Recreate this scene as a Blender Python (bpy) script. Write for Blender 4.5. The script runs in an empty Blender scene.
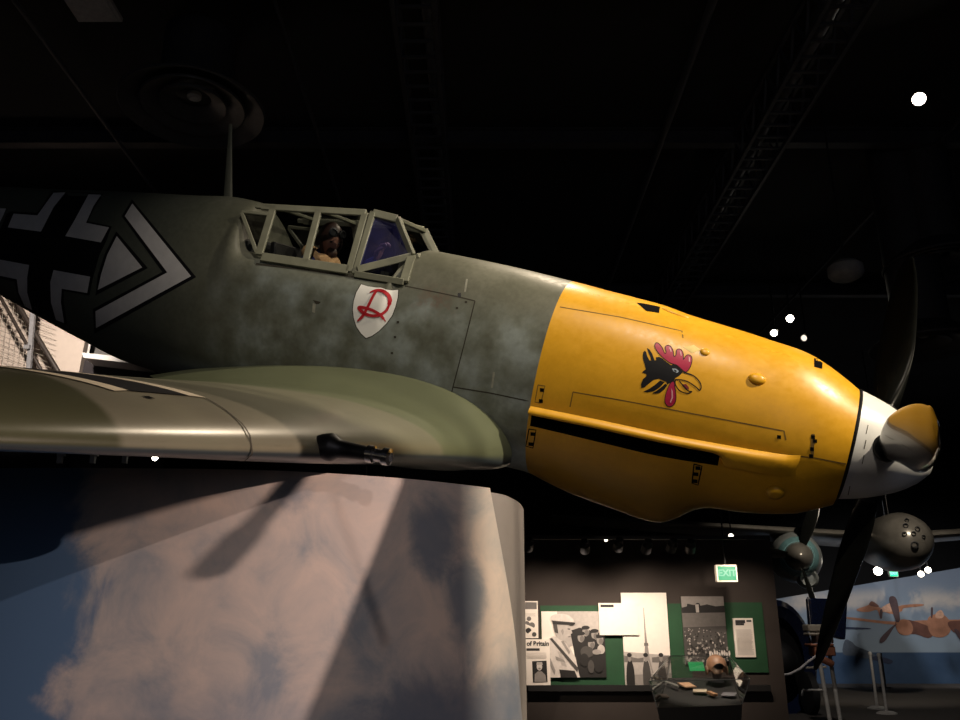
import bpy, bmesh, math, random
from mathutils import Vector, Matrix
from mathutils.geometry import delaunay_2d_cdt
from mathutils.bvhtree import BVHTree
random.seed(7)
PI = math.pi
sc = bpy.context.scene
COL = sc.collection

# ------------------------------------------------------------------ camera
F_PX = 835.16
PITCH = math.radians(18.0)
EYE = Vector((0, 0, 1.5))
cam = bpy.data.objects.new('camera', bpy.data.cameras.new('camera'))
COL.objects.link(cam)
cam.location = EYE
cam.rotation_euler = (PI/2 + PITCH, 0, 0)
cam.data.sensor_width = 36
cam.data.lens = 36*F_PX/960
cam.data.clip_start = 0.05
cam.data.clip_end = 200
sc.camera = cam
RXP = Matrix.Rotation(PITCH, 3, 'X')

def sight(px, py):
    return RXP @ Vector(((px-480)/F_PX, 1, (360-py)/F_PX))
def at(px, py, Y):
    d = sight(px, py)
    return EYE + d*(Y/d.y)
def atz(px, py, z):
    d = sight(px, py)
    return EYE + d*((z-EYE.z)/d.z)

# ------------------------------------------------------------------ materials
def nodes_of(name):
    m = bpy.data.materials.new(name)
    m.use_nodes = True
    nt = m.node_tree
    return m, nt, nt.nodes['Principled BSDF']

def setp(b, col=None, rough=None, metal=None, coat=None, emit=None, es=0, spec=None):
    if col is not None: b.inputs['Base Color'].default_value = (*col, 1)
    if rough is not None: b.inputs['Roughness'].default_value = rough
    if metal is not None: b.inputs['Metallic'].default_value = metal
    if coat is not None: b.inputs['Coat Weight'].default_value = coat
    if spec is not None: b.inputs['Specular IOR Level'].default_value = spec
    if emit is not None:
        b.inputs['Emission Color'].default_value = (*emit, 1)
        b.inputs['Emission Strength'].default_value = es

def noise(nt, scale, detail=4, rough=.55, vec=None, dist=0.0):
    n = nt.nodes.new('ShaderNodeTexNoise')
    n.inputs['Scale'].default_value = scale
    n.inputs['Detail'].default_value = detail
    n.inputs['Roughness'].default_value = rough
    n.inputs['Distortion'].default_value = dist
    if vec is None:
        tc = nt.nodes.new('ShaderNodeTexCoord')
        vec = tc.outputs['Object']
    nt.links.new(vec, n.inputs['Vector'])
    return n.outputs['Fac']

def ramp(nt, fac, stops, interp='LINEAR'):
    r = nt.nodes.new('ShaderNodeValToRGB')
    r.color_ramp.interpolation = interp
    e = r.color_ramp.elements
    while len(e) < len(stops): e.new(.5)
    for k, (p, c) in enumerate(stops):
        e[k].position = p
        e[k].color = (*c, 1) if len(c) == 3 else c
    nt.links.new(fac, r.inputs['Fac'])
    return r.outputs['Color']

def mixc(nt, fac, a, b, mode='MIX'):
    m = nt.nodes.new('ShaderNodeMix')
    m.data_type = 'RGBA'
    m.blend_type = mode
    for sock, v in ((m.inputs[0], fac), (m.inputs[6], a), (m.inputs[7], b)):
        if isinstance(v, (int, float)): sock.default_value = v
        elif isinstance(v, tuple): sock.default_value = (*v, 1)
        else: nt.links.new(v, sock)
    return m.outputs[2]

def math_n(nt, op, a, b=None, c=None, clamp=False):
    m = nt.nodes.new('ShaderNodeMath')
    m.operation = op
    m.use_clamp = clamp
    for k, v in enumerate((a, b, c)):
        if v is None: continue
        if isinstance(v, (int, float)): m.inputs[k].default_value = v
        else: nt.links.new(v, m.inputs[k])
    return m.outputs[0]

def xyz(nt, out='Object'):
    tc = nt.nodes.new('ShaderNodeTexCoord')
    s = nt.nodes.new('ShaderNodeSeparateXYZ')
    nt.links.new(tc.outputs[out], s.inputs[0])
    return s.outputs, tc.outputs[out]

def smooth(nt, v, lo, hi):
    m = nt.nodes.new('ShaderNodeMapRange')
    m.interpolation_type = 'SMOOTHSTEP'
    m.inputs[1].default_value = lo
    m.inputs[2].default_value = hi
    nt.links.new(v, m.inputs[0])
    return m.outputs[0]

def bump(nt, b, fac, strength, dist=.01):
    n = nt.nodes.new('ShaderNodeBump')
    n.inputs['Strength'].default_value = strength
    n.inputs['Distance'].default_value = dist
    nt.links.new(fac, n.inputs['Height'])
    nt.links.new(n.outputs[0], b.inputs['Normal'])

def plain(name, col, rough=.5, metal=0, coat=0, var=.15, scale=14, emit=None, es=0, spec=None):
    m, nt, b = nodes_of(name)
    setp(b, col, rough, metal, coat, emit, es, spec)
    if var:
        f = noise(nt, scale, 5)
        c = ramp(nt, f, [(.3, tuple(x*(1-var) for x in col)), (.7, tuple(min(1, x*(1+var)) for x in col))])
        nt.links.new(c, b.inputs['Base Color'])
    return m

def emitter(name, col, strength):
    m, nt, b = nodes_of(name)
    setp(b, (0, 0, 0), .5, emit=col, es=strength)
    return m

def glass(name, tint=(.8, .85, .85), gloss=.12, body=None, bodyw=0.0):
    m = bpy.data.materials.new(name)
    m.use_nodes = True
    nt = m.node_tree
    nt.nodes.clear()
    out = nt.nodes.new('ShaderNodeOutputMaterial')
    tr = nt.nodes.new('ShaderNodeBsdfTransparent')
    tr.inputs[0].default_value = (*tint, 1)
    gl = nt.nodes.new('ShaderNodeBsdfGlossy')
    gl.inputs['Roughness'].default_value = .04
    gl.inputs['Color'].default_value = (1, 1, 1, 1)
    lw = nt.nodes.new('ShaderNodeLayerWeight')
    lw.inputs['Blend'].default_value = .25
    k = math_n(nt, 'MULTIPLY_ADD', lw.outputs['Fresnel'], .6, gloss, True)
    mx = nt.nodes.new('ShaderNodeMixShader')
    nt.links.new(k, mx.inputs[0])
    nt.links.new(tr.outputs[0], mx.inputs[1])
    nt.links.new(gl.outputs[0], mx.inputs[2])
    last = mx.outputs[0]
    if body:
        df = nt.nodes.new('ShaderNodeBsdfPrincipled')
        f = noise(nt, 9, 4)
        nt.links.new(ramp(nt, f, [(.3, tuple(c*.6 for c in body)), (.75, tuple(c*1.25 for c in body))]), df.inputs['Base Color'])
        df.inputs['Roughness'].default_value = .3
        m2 = nt.nodes.new('ShaderNodeMixShader')
        m2.inputs[0].default_value = bodyw
        nt.links.new(last, m2.inputs[1])
        nt.links.new(df.outputs[0], m2.inputs[2])
        last = m2.outputs[0]
    nt.links.new(last, out.inputs[0])
    return m

# --- aircraft paint
def paint_fuselage():
    m, nt, b = nodes_of('mottled_green_grey_paint')
    (x, y, z), v = xyz(nt)
    n1 = noise(nt, 2.6, 3, .5, v)
    n2 = noise(nt, 5.5, 3, .5, v)
    n3 = noise(nt, 34, 6, .6, v)
    base = ramp(nt, n1, [(.36, (.095, .098, .070)), (.64, (.150, .152, .118))])
    side = ramp(nt, n2, [(.34, (.115, .122, .095)), (.52, (.175, .195, .170)), (.68, (.25, .285, .275))])
    mz = smooth(nt, z, .42, .22)
    mx = smooth(nt, x, -4.9, -4.0)
    mk = math_n(nt, 'MULTIPLY', mz, mx)
    c = mixc(nt, mk, base, side)
    zz = smooth(nt, z, -.36, -.5)
    c = mixc(nt, zz, c, (.20, .24, .25))
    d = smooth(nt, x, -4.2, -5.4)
    c = mixc(nt, d, c, (.075, .085, .072))  # light falling off towards the tail, painted into the colour
    # rust specks behind the gun deck
    rx = smooth(nt, math_n(nt, 'ABSOLUTE', math_n(nt, 'ADD', x, 3.02)), .22, .02)
    rz = smooth(nt, math_n(nt, 'ABSOLUTE', math_n(nt, 'ADD', z, -.30)), .14, .01)
    rr = math_n(nt, 'MULTIPLY', math_n(nt, 'MULTIPLY', rx, rz), smooth(nt, noise(nt, 17, 5, .6, v), .46, .62))
    c = mixc(nt, math_n(nt, 'MULTIPLY', rr, .42), c, (.13, .065, .045))
    c = mixc(nt, .35, c, ramp(nt, n3, [(.3, (.6, .6, .6)), (.7, (1.25, 1.25, 1.25))]), 'MULTIPLY')
    nt.links.new(c, b.inputs['Base Color'])
    setp(b, rough=.5, spec=.3)
    nt.links.new(ramp(nt, n3, [(.3, (.38,)*3), (.75, (.56,)*3)]), b.inputs['Roughness'])
    bump(nt, b, noise(nt, 5, 2, .5, v), .10, .02)
    return m

def paint_yellow():
    m, nt, b = nodes_of('yellow_paint')
    (x, y, z), v = xyz(nt)
    n1 = noise(nt, 3.2, 5, .6, v)
    n2 = noise(nt, 26, 6, .65, v)
    c = ramp(nt, n1, [(.3, (.70, .355, .014)), (.7, (.82, .43, .022))])
    c = mixc(nt, .3, c, ramp(nt, n2, [(.25, (.72, .68, .6)), (.7, (1.1, 1.1, 1.1))]), 'MULTIPLY')
    low = smooth(nt, z, -.22, -.55)  # shade under the cowl painted in: belly colour darkened
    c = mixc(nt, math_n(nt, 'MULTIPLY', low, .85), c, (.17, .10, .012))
    nt.links.new(c, b.inputs['Base Color'])
    setp(b, rough=.36, spec=.5)
    nt.links.new(ramp(nt, n2, [(.3, (.30,)*3), (.75, (.44,)*3)]), b.inputs['Roughness'])
    bump(nt, b, noise(nt, 6, 2, .5, v), .10, .02)
    return m

def paint_wing():
    m, nt, b = nodes_of('wing_camouflage_paint')
    (x, y, z), v = xyz(nt)
    n1 = noise(nt, 1.8, 2, .5, v)
    n3 = noise(nt, 30, 6, .6, v)
    ay = math_n(nt, 'ABSOLUTE', y)
    q = math_n(nt, 'ADD', ay, math_n(nt, 'MULTIPLY', math_n(nt, 'SUBTRACT', n1, .5), .12))
    outer = smooth(nt, math_n(nt, 'ADD', q, math_n(nt, 'MULTIPLY', math_n(nt, 'ADD', x, 2.6), -.35)), 3.12, 3.17)
    inner = smooth(nt, math_n(nt, 'ADD', q, math_n(nt, 'MULTIPLY', math_n(nt, 'ADD', x, 2.6), .22)), 1.16, 1.11)
    light = ramp(nt, n1, [(.3, (.146, .142, .102)), (.7, (.176, .168, .122))])
    dark = (.060, .063, .034)
    inn = (.115, .128, .078)
    c = mixc(nt, outer, light, dark)
    c = mixc(nt, inner, c, inn)
    c = mixc(nt, .5, c, ramp(nt, noise(nt, 3.5, 4, .5, v), [(.3, (.85, .85, .85)), (.7, (1.1, 1.1, 1.1))]), 'MULTIPLY')
    # bluish underside paint with shade painted in, carried up over the leading edge
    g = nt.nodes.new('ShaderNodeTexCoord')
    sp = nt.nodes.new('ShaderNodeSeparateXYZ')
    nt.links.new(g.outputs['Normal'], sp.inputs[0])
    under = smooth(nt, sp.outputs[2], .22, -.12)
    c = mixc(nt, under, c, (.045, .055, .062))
    nt.links.new(c, b.inputs['Base Color'])
    setp(b, rough=.38, spec=.5)
    nt.links.new(ramp(nt, n3, [(.3, (.28,)*3), (.75, (.31,)*3)]), b.inputs['Roughness'])
    return m

M = {}
M['fus'] = paint_fuselage()
M['yellow'] = paint_yellow()
M['wing'] = paint_wing()
M['white_paint'] = plain('white_paint', (.80, .80, .80), .35, var=.05)
M['mark_white'] = plain('marking_white', (.60, .60, .62), .5, var=.06)
M['mark_cream'] = plain('marking_cream', (.62, .56, .42), .45, var=.08)
M['mark_black'] = plain('marking_black', (.008, .008, .010), .5, var=.2, spec=.25)
M['mark_red'] = plain('marking_crimson', (.42, .012, .06), .4, var=.1)
M['mark_pink'] = plain('marking_pink', (.75, .40, .42), .4, var=.1)
M['emblem_red'] = plain('emblem_red', (.48, .02, .03), .4, var=.1)
M['emblem_white'] = plain('emblem_white', (.86, .86, .84), .4, var=.03)
M['black_hole'] = plain('black_recess', (.004, .004, .005), .9, var=.1, spec=.05)
M['seam'] = plain('seam_dark', (.035, .03, .02), .8, var=.2)
M['seam_y'] = plain('seam_brown', (.16, .09, .015), .7, var=.3)
M['frame'] = plain('canopy_frame_paint', (.20, .205, .155), .42, var=.15, scale=9)
M['glass'] = glass('canopy_glass', (.72, .74, .74), .03)
M['glass_shaded'] = glass('shaded_glass', (.12, .12, .12), .03)  # shaded interior behind the rear window put into the tint
M['glass_reflect'] = glass('blue_reflection_glass', (.42, .45, .85), .03, (.02, .02, .13), .30)  # blue reflection put into the pane's tint and body colour
M['blade'] = plain('black_green_gloss', (.006, .0065, .006), .2, coat=.4, var=.2)
M['gunmetal'] = plain('gunmetal', (.03, .032, .036), .38, metal=.8, var=.2)
M['steel'] = plain('bright_steel', (.55, .56, .58), .25, metal=1, var=.1)
M['skin'] = plain('mannequin_skin', (.46, .23, .16), .5, var=.1)
M['leather'] = plain('brown_leather', (.030, .013, .010), .45, var=.3)
M['fleece'] = plain('tan_fleece', (.48, .30, .15), .9, var=.25, scale=60)
M['bluecloth'] = plain('blue_cloth', (.035, .04, .16), .85, var=.25)
M['dark'] = plain('dark_metal', (.012, .012, .013), .6, var=.2)
M['cockpit'] = plain('cockpit_dark', (.02, .022, .024), .7, var=.2)

# ------------------------------------------------------------------ mesh helpers
class MB:
    def __init__(s):
        s.v = []; s.f = []; s.m = []
    def vert(s, p):
        s.v.append(tuple(p)); return len(s.v)-1
    def face(s, idx, mi=0):
        s.f.append(tuple(idx)); s.m.append(mi)
    def quad(s, a, b, c, d, mi=0):
        k = len(s.v); s.v += [tuple(a), tuple(b), tuple(c), tuple(d)]
        s.face((k, k+1, k+2, k+3), mi)
    def poly(s, pts, mi=0):
        k = len(s.v); s.v += [tuple(p) for p in pts]
        s.face(range(k, k+len(pts)), mi)
    def box(s, c, size, mi=0, rot=None):
        c = Vector(c); hx, hy, hz = size[0]/2, size[1]/2, size[2]/2
        k = len(s.v)
        for dx, dy, dz in ((-1,-1,-1),(1,-1,-1),(1,1,-1),(-1,1,-1),(-1,-1,1),(1,-1,1),(1,1,1),(-1,1,1)):
            p = Vector((dx*hx, dy*hy, dz*hz))
            if rot is not None: p = rot @ p
            s.v.append(tuple(c+p))
        for q in ((0,3,2,1),(4,5,6,7),(0,1,5,4),(1,2,6,5),(2,3,7,6),(3,0,4,7)):
            s.face([k+i for i in q], mi)
    def bar(s, p, q, w, t, side=None, mi=0):
        """box from p to q, w wide along side, t thick"""
        p = Vector(p); q = Vector(q); d = (q-p)
        L = d.length; d.normalize()
        sd = Vector(side) if side is not None else (Vector((0, 0, 1)) if abs(d.z) < .9 else Vector((1, 0, 0)))
        sd = (sd - d*sd.dot(d)).normalized()
        n = d.cross(sd)
        rot = Matrix((d, sd, n)).transposed()
        s.box((p+q)/2, (L, w, t), mi, rot)
    def tube(s, pts, r, n=10, mi=0, cap=True):
        pts = [Vector(p) for p in pts]
        rs = r if isinstance(r, (list, tuple)) else [r]*len(pts)
        rings = []
        up = None
        for i, p in enumerate(pts):
            d = (pts[min(i+1, len(pts)-1)] - pts[max(i-1, 0)]).normalized()
            if up is None:
                up = Vector((0, 0, 1)) if abs(d.z) < .9 else Vector((1, 0, 0))
            a = (up - d*up.dot(d)).normalized(); b = d.cross(a); up = a
            ring = []
            for k in range(n):
                t = 2*PI*k/n
                ring.append(s.vert(p + (a*math.cos(t) + b*math.sin(t))*rs[i]))
            rings.append(ring)
        for i in range(len(rings)-1):
            for k in range(n):
                s.face((rings[i][k], rings[i][(k+1) % n], rings[i+1][(k+1) % n], rings[i+1][k]), mi)
        if cap:
            s.face(rings[0][::-1], mi); s.face(rings[-1], mi)
    def lathe(s, prof, o, ax, n=40, mi=0):
        """prof: list of (distance along axis, radius)"""
        o = Vector(o); ax = Vector(ax).normalized()
        a = Vector((0, 0, 1)) if abs(ax.z) < .9 else Vector((1, 0, 0))
        a = (a - ax*a.dot(ax)).normalized(); b = ax.cross(a)
        rings = []
        for h, r in prof:
            if r < 1e-5:
                rings.append([s.vert(o+ax*h)])
            else:
                rings.append([s.vert(o+ax*h+(a*math.cos(2*PI*k/n)+b*math.sin(2*PI*k/n))*r) for k in range(n)])
        for i in range(len(rings)-1):
            A, B = rings[i], rings[i+1]
            for k in range(n):
                k2 = (k+1) % n
                if len(A) == 1 and len(B) == 1: continue
                if len(A) == 1: s.face((A[0], B[k2], B[k]), mi)
                elif len(B) == 1: s.face((A[k], A[k2], B[0]), mi)
                else: s.face((A[k], A[k2], B[k2], B[k]), mi)
    def grid(s, rows, mi=0, closed=False):
        ids = [[s.vert(p) for p in r] for r in rows]
        for i in range(len(ids)-1):
            n = len(ids[i])
            for k in range(n if closed else n-1):
                s.face((ids[i][k], ids[i][(k+1) % n], ids[i+1][(k+1) % n], ids[i+1][k]), mi)
        return ids
    def ellipsoid(s, c, r, rot=None, n=20, m=12, mi=0):
        c = Vector(c)
        rows = []
        for i in range(m+1):
            a = PI*i/m
            row = []
            for k in range(n):
                b = 2*PI*k/n
                p = Vector((r[0]*math.sin(a)*math.cos(b), r[1]*math.sin(a)*math.sin(b), r[2]*math.cos(a)))
                if rot is not None: p = rot @ p
                row.append(c+p)
            rows.append(row)
        s.grid(rows, mi, True)
    def build(s, name, mats, parent=None, smooth_=True, loc=None, merge=1e-5, bevel=0, recalc=True, angle=40):
        me = bpy.data.meshes.new(name)
        me.from_pydata(s.v, [], s.f)
        if not isinstance(mats, (list, tuple)): mats = [mats]
        for m in mats: me.materials.append(m)
        me.polygons.foreach_set('material_index', s.m)
        bm = bmesh.new(); bm.from_mesh(me)
        if merge: bmesh.ops.remove_doubles(bm, verts=bm.verts, dist=merge)
        if recalc: bmesh.ops.recalc_face_normals(bm, faces=bm.faces)
        bm.to_mesh(me); bm.free()
        if smooth_:
            me.polygons.foreach_set('use_smooth', [True]*len(me.polygons))
            try: me.set_sharp_from_angle(angle=math.radians(angle))
            except Exception: pass
        o = bpy.data.objects.new(name, me)
        COL.objects.link(o)
        if parent is not None: o.parent = parent
        if loc is not None: o.location = loc
        if bevel:
            b = o.modifiers.new('bevel', 'BEVEL'); b.width = bevel; b.segments = 2; b.limit_method = 'ANGLE'
        return o

def tag(o, label=None, cat=None, group=None, kind=None):
    if label: o['label'] = label
    if cat: o['category'] = cat
    if group: o['group'] = group
    if kind: o['kind'] = kind
    return o
def empty(name, loc=(0, 0, 0), label=None, cat=None, group=None):
    o = bpy.data.objects.new(name, None)
    COL.objects.link(o)
    o.location = loc
    o.empty_display_size = .2
    return tag(o, label, cat, group)
def centred(mb):
    """move a MB so that its lowest centre is at 0, return the offset"""
    xs = [v[0] for v in mb.v]; ys = [v[1] for v in mb.v]; zs = [v[2] for v in mb.v]
    c = Vector(((min(xs)+max(xs))/2, (min(ys)+max(ys))/2, min(zs)))
    mb.v = [tuple(Vector(v)-c) for v in mb.v]
    return c
def thing(name, mb, mats, label, cat, group=None, **kw):
    c = centred(mb)
    o = mb.build(name, mats, loc=c, **kw)
    return tag(o, label, cat, group)
def copy_tree(o, parent=None):
    c = o.copy(); COL.objects.link(c)
    if parent is not None: c.parent = parent
    for ch in list(o.children): copy_tree(ch, c)
    return c
def pchip(tab, x, col):
    xs = [r[0] for r in tab]; ys = [r[col] for r in tab]
    if x <= xs[0]: return ys[0]
    if x >= xs[-1]: return ys[-1]
    n = len(xs)
    for i in range(n-1):
        if xs[i] <= x <= xs[i+1]: break
    h = [xs[k+1]-xs[k] for k in range(n-1)]
    d = [(ys[k+1]-ys[k])/h[k] for k in range(n-1)]
    def slope(k):
        if k == 0: return d[0]
        if k == n-1: return d[-1]
        if d[k-1]*d[k] <= 0: return 0
        w1 = 2*h[k]+h[k-1]; w2 = h[k]+2*h[k-1]
        return (w1+w2)/(w1/d[k-1]+w2/d[k])
    t = (x-xs[i])/h[i]; m0 = slope(i)*h[i]; m1 = slope(i+1)*h[i]
    return (2*t**3-3*t*t+1)*ys[i]+(t**3-2*t*t+t)*m0+(-2*t**3+3*t*t)*ys[i+1]+(t**3-t*t)*m1

# ------------------------------------------------------------------ THE FIGHTER
# aircraft axes: x forward (0 at the spinner tip), y to port, z up
YAW, PIT, ROL = -0.3514112357537946, 0.2107827916297374, -0.02790780985282325
T_C = Vector((2.569250721262095, 4.311538603412604, -0.5878753658136071))
PHASE = 0.6723857511728729
R_C = Matrix.Rotation(YAW, 3, 'Z') @ Matrix.Rotation(PIT, 3, 'Y') @ Matrix.Rotation(ROL, 3, 'X')
R_W = RXP @ R_C
O_W = EYE + RXP @ T_C
R_INV = R_W.transposed()
CAMP = R_INV @ (EYE - O_W)                 # viewpoint in aircraft axes
def to_world(p): return O_W + R_W @ Vector(p)
def psight(px, py): return (R_INV @ sight(px, py)).normalized()
def on_plane(px, py, p0, n):
    d = psight(px, py); p0 = Vector(p0); n = Vector(n)
    return CAMP + d*((p0-CAMP).dot(n)/d.dot(n))

BASE = Vector((-3.4, 0, -.6))
plane = empty('fighter_plane', to_world(BASE),
              'green-grey fighter aircraft with yellow nose and white spinner mounted above the cloud plinth', 'airplane')
plane.rotation_euler = R_W.to_euler()
def part(mb, name, mats, parent=plane, **kw):
    return mb.build(name, mats, parent=parent, loc=(-BASE if parent is plane else None), **kw)

# station: s, top, bottom, half width, z of max width, upper exponent, lower exponent
ST = [
 (.638, .303, -.340, .312, -.005, 2.05, 2.0),
 (.72, .350, -.388, .340, -.02, 2.1, 2.0),
 (.80, .391, -.430, .362, -.02, 2.1, 2.0),
 (.90, .433, -.462, .378, -.02, 2.15, 2.05),
 (1.00, .456, -.486, .390, -.02, 2.2, 2.05),
 (1.10, .468, -.506, .396, -.02, 2.2, 2.05),
 (1.25, .488, -.525, .402, -.02, 2.25, 2.05),
 (1.33, .497, -.558, .405, -.02, 2.25, 2.0),
 (1.42, .507, -.635, .407, -.02, 2.25, 1.85),
 (1.52, .517, -.690, .409, -.02, 2.25, 1.75),
 (1.60, .527, -.696, .411, -.02, 2.25, 1.75),
 (1.75, .552, -.684, .414, -.02, 2.25, 1.8),
 (1.93, .566, -.670, .418, -.02, 2.25, 1.85),
 (2.10, .577, -.650, .421, -.02, 2.25, 1.9),
 (2.22, .587, -.624, .423, -.02, 2.25, 2.0),
 (2.34, .594, -.600, .425, -.02, 2.25, 2.1),
 (2.70, .613, -.610, .428, -.02, 2.2, 2.2),
 (3.00, .620, -.615, .430, -.02, 2.2, 2.3),
 (3.25, .622, -.620, .432, -.02, 2.2, 2.3),
 (3.30, .600, -.620, .432, -.02, 2.3, 2.3),
 (3.36, .405, -.620, .432, -.02, 5.0, 2.3),
 (3.60, .398, -.620, .432, -.02, 5.0, 2.3),
 (4.20, .392, -.620, .430, -.02, 5.0, 2.3),
 (4.42, .400, -.618, .426, -.02, 5.0, 2.3),
 (4.62, .735, -.615, .420, -.01, 2.1, 2.2),
 (4.80, .742, -.612, .414, 0, 2.0, 2.1),
 (5.15, .706, -.605, .396, .01, 2.0, 2.0),
 (5.50, .672, -.590, .376, .02, 2.0, 2.0),
 (5.90, .631, -.525, .348, .03, 2.0, 2.0),
 (6.45, .567, -.420, .303, .05, 2.0, 2.0),
 (6.90, .520, -.325, .260, .07, 2.0, 2.0),
 (7.60, .450, -.175, .185, .10, 2.0, 2.0),
 (8.30, .380, -.030, .090, .14, 2.0, 2.0)]
def hull(s):
    return [pchip(ST, s, k) for k in range(1, 7)]
def sect(s, th, h=None):
    zt, zb, w, zm, nu, nl = h or hull(s)
    c, sn = math.cos(th), max(0.0, math.sin(th))
    if c >= 0: return Vector((-s, -w*sn**(2/nu), zm+(zt-zm)*c**(2/nu)))
    return Vector((-s, -w*sn**(2/nl), zm-(zm-zb)*(-c)**(2/nl)))
def th_at(z, h):
    zt, zb, w, zm, nu, nl = h
    if z >= zm: return math.acos(min(1, ((z-zm)/(zt-zm))**(nu/2)))
    return PI-math.acos(min(1, ((zm-z)/(zm-zb))**(nl/2)))
def hull_y(s, z):
    h = hull(s); return sect(s, th_at(z, h), h)
def mir(p): return Vector((p[0], -p[1], p[2]))

# joint line between upper and lower cowling, and the exhaust slot below it
def z_lip(s): return pchip([(.60, -.088), (.80, -.105), (.93, -.132), (1.05, -.142), (1.26, -.156), (1.57, -.172), (1.90, -.180), (2.34, -.196)], s, 1)
def z_slot(s): return z_lip(s) - pchip([(1.2, .088), (1.6, .10), (2.34, .085)], s, 1)
SLOT0, SLOT1 = 1.245, 2.285
FW = 2.302
def srange(a, b, step):
    n = max(1, round((b-a)/step)); return [a+(b-a)*i/n for i in range(n+1)]
cs = srange(.638, SLOT0, .04) + srange(SLOT0, SLOT1, .04)[1:] + [FW]
upper = MB(); lower = MB(); recess = MB()
for sgn in (1, -1):
    U = []; L1 = []; L2 = []; RC = []
    for s in cs:
        h = hull(s); tl = th_at(z_lip(s), h); ts = th_at(z_slot(s), h)
        fl = (lambda p: p) if sgn == 1 else mir
        U.append([fl(sect(s, tl*i/26, h)) for i in range(27)])
        L1.append([fl(sect(s, tl+(ts-tl)*i/4, h)) for i in range(5)])
        L2.append([fl(sect(s, ts+(PI-ts)*i/22, h)) for i in range(23)])
        if SLOT0-.001 <= s <= SLOT1+.001:
            a = sect(s, tl, h); b = sect(s, ts, h)
            ins = Vector((0, .11, 0))
            RC.append([fl(a), fl(a+ins), fl(b+ins), fl(b)])
    upper.grid(U)
    lower.grid(L2)
    k0 = max(i for i, s in enumerate(cs) if s <= SLOT0+.001)
    k1 = max(i for i, s in enumerate(cs) if s <= SLOT1+.001)
    lower.grid(L1[:k0+1]); lower.grid(L1[k1:])
    recess.grid(RC)
    recess.poly(RC[0]); recess.poly(RC[-1])
# panel seams etc. are added to these meshes below once the surface can be sighted
# ---- fuselage behind the firewall
fus = MB()
fs = srange(FW, 3.24, .05) + srange(3.25, 3.40, .015) + srange(3.45, 4.40, .05) + srange(4.42, 4.64, .02) + srange(4.70, 8.30, .06)
NTH = 56
for sgn in (1, -1):
    rows = []
    for s in fs:
        h = hull(s)
        r = []
        for i in range(NTH+1):
            p = sect(s, PI*i/NTH, h)
            r.append(p if sgn == 1 else mir(p))
        rows.append(r)
    ids = [[fus.vert(p) for p in r] for r in rows]
    for i in range(len(ids)-1):
        for k in range(NTH):
            sm = (fs[i]+fs[i+1])/2
            pm = (rows[i][k]+rows[i+1][k+1])/2
            if 3.40 < sm < 4.40 and abs(pm.y) < .325 and pm.z > .2: continue
            inside = 3.34 < sm < 4.48 and abs(pm.y) < .315 and pm.z > .30
            fus.face((ids[i][k], ids[i][k+1], ids[i+1][k+1], ids[i+1][k]), 4 if inside else 0)
fus.poly([sect(8.30, PI*i/20) for i in range(21)] + [mir(sect(8.30, PI*i/20)) for i in range(19, 0, -1)])
fus.poly([sect(FW, PI*i/40)+Vector((-.03, 0, 0)) for i in range(41)] + [mir(sect(FW, PI*i/40))+Vector((-.03, 0, 0)) for i in range(39, 0, -1)])

def bvh_of(*mbs):
    v = []; f = []
    for m in mbs:
        k = len(v); v += [Vector(p) for p in m.v]; f += [tuple(i+k for i in q) for q in m.f]
    return BVHTree.FromPolygons(v, f)
BV_F = bvh_of(fus)
BV_C = bvh_of(upper, lower)
BV_ALL = bvh_of(upper, lower, fus)

# ---- wings
def af(t): return 10*(.2969*math.sqrt(t)-.126*t-.3516*t*t+.2843*t**3-.1036*t**4)
WT = [  # |y|, x leading edge, chord, z leading edge, upper bulge, lower bulge
 (.30, -2.375, 2.66, -.520, .385, .13),
 (.40, -2.385, 2.52, -.515, .372, .13),
 (.50, -2.410, 2.33, -.505, .300, .13),
 (.62, -2.440, 2.17, -.492, .235, .15),
 (.80, -2.470, 2.06, -.474, .195, .15),
 (1.10, -2.495, 1.96, -.452, .178, .122),
 (2.20, -2.560, 1.69, -.370, .140, .086),
 (3.40, -2.640, 1.40, -.272, .108, .050),
 (4.30, -2.70, 1.17, -.195, .082, .040),
 (4.62, -2.76, .98, -.168, .066, .046),
 (4.82, -2.86, .70, -.150, .046, .03),
 (4.92, -3.02, .30, -.140, .018, .012)]
def wing_pt(y, t, up):
    xl, c, zl, hu, hl = [pchip(WT, y, k) for k in range(1, 6)]
    z = zl + (hu if up else -hl)*af(t) - .028*c*t
    return Vector((xl-c*t, -y, z))
ys = srange(.30, .8, .03) + srange(.86, 4.3, .08)[0:] + srange(4.36, 4.92, .04)
TS = [(1-math.cos(PI*i/36))/2 for i in range(37)]
wing_mb = MB()
rows = [[wing_pt(y, t, True) for t in TS[::-1]] + [wing_pt(y, t, False) for t in TS[1:]] for y in ys]
wing_mb.grid(rows)
wing_mb.poly(rows[-1]); wing_mb.poly(rows[0])
BV_W = bvh_of(wing_mb)

def hit(px, py, bvh):
    d = psight(px, py)
    loc, nrm, idx, dist = bvh.ray_cast(CAMP, d)
    if loc is None: return None
    if nrm.dot(d) > 0: nrm = -nrm
    return loc, nrm

def densify(poly, step, closed=True):
    out = []
    n = len(poly)
    for i in range(n if closed else n-1):
        a = Vector(poly[i]); b = Vector(poly[(i+1) % n])
        k = max(1, int((b-a).length/step))
        out += [a+(b-a)*j/k for j in range(k)]
    if not closed: out.append(Vector(poly[-1]))
    return out

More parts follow.
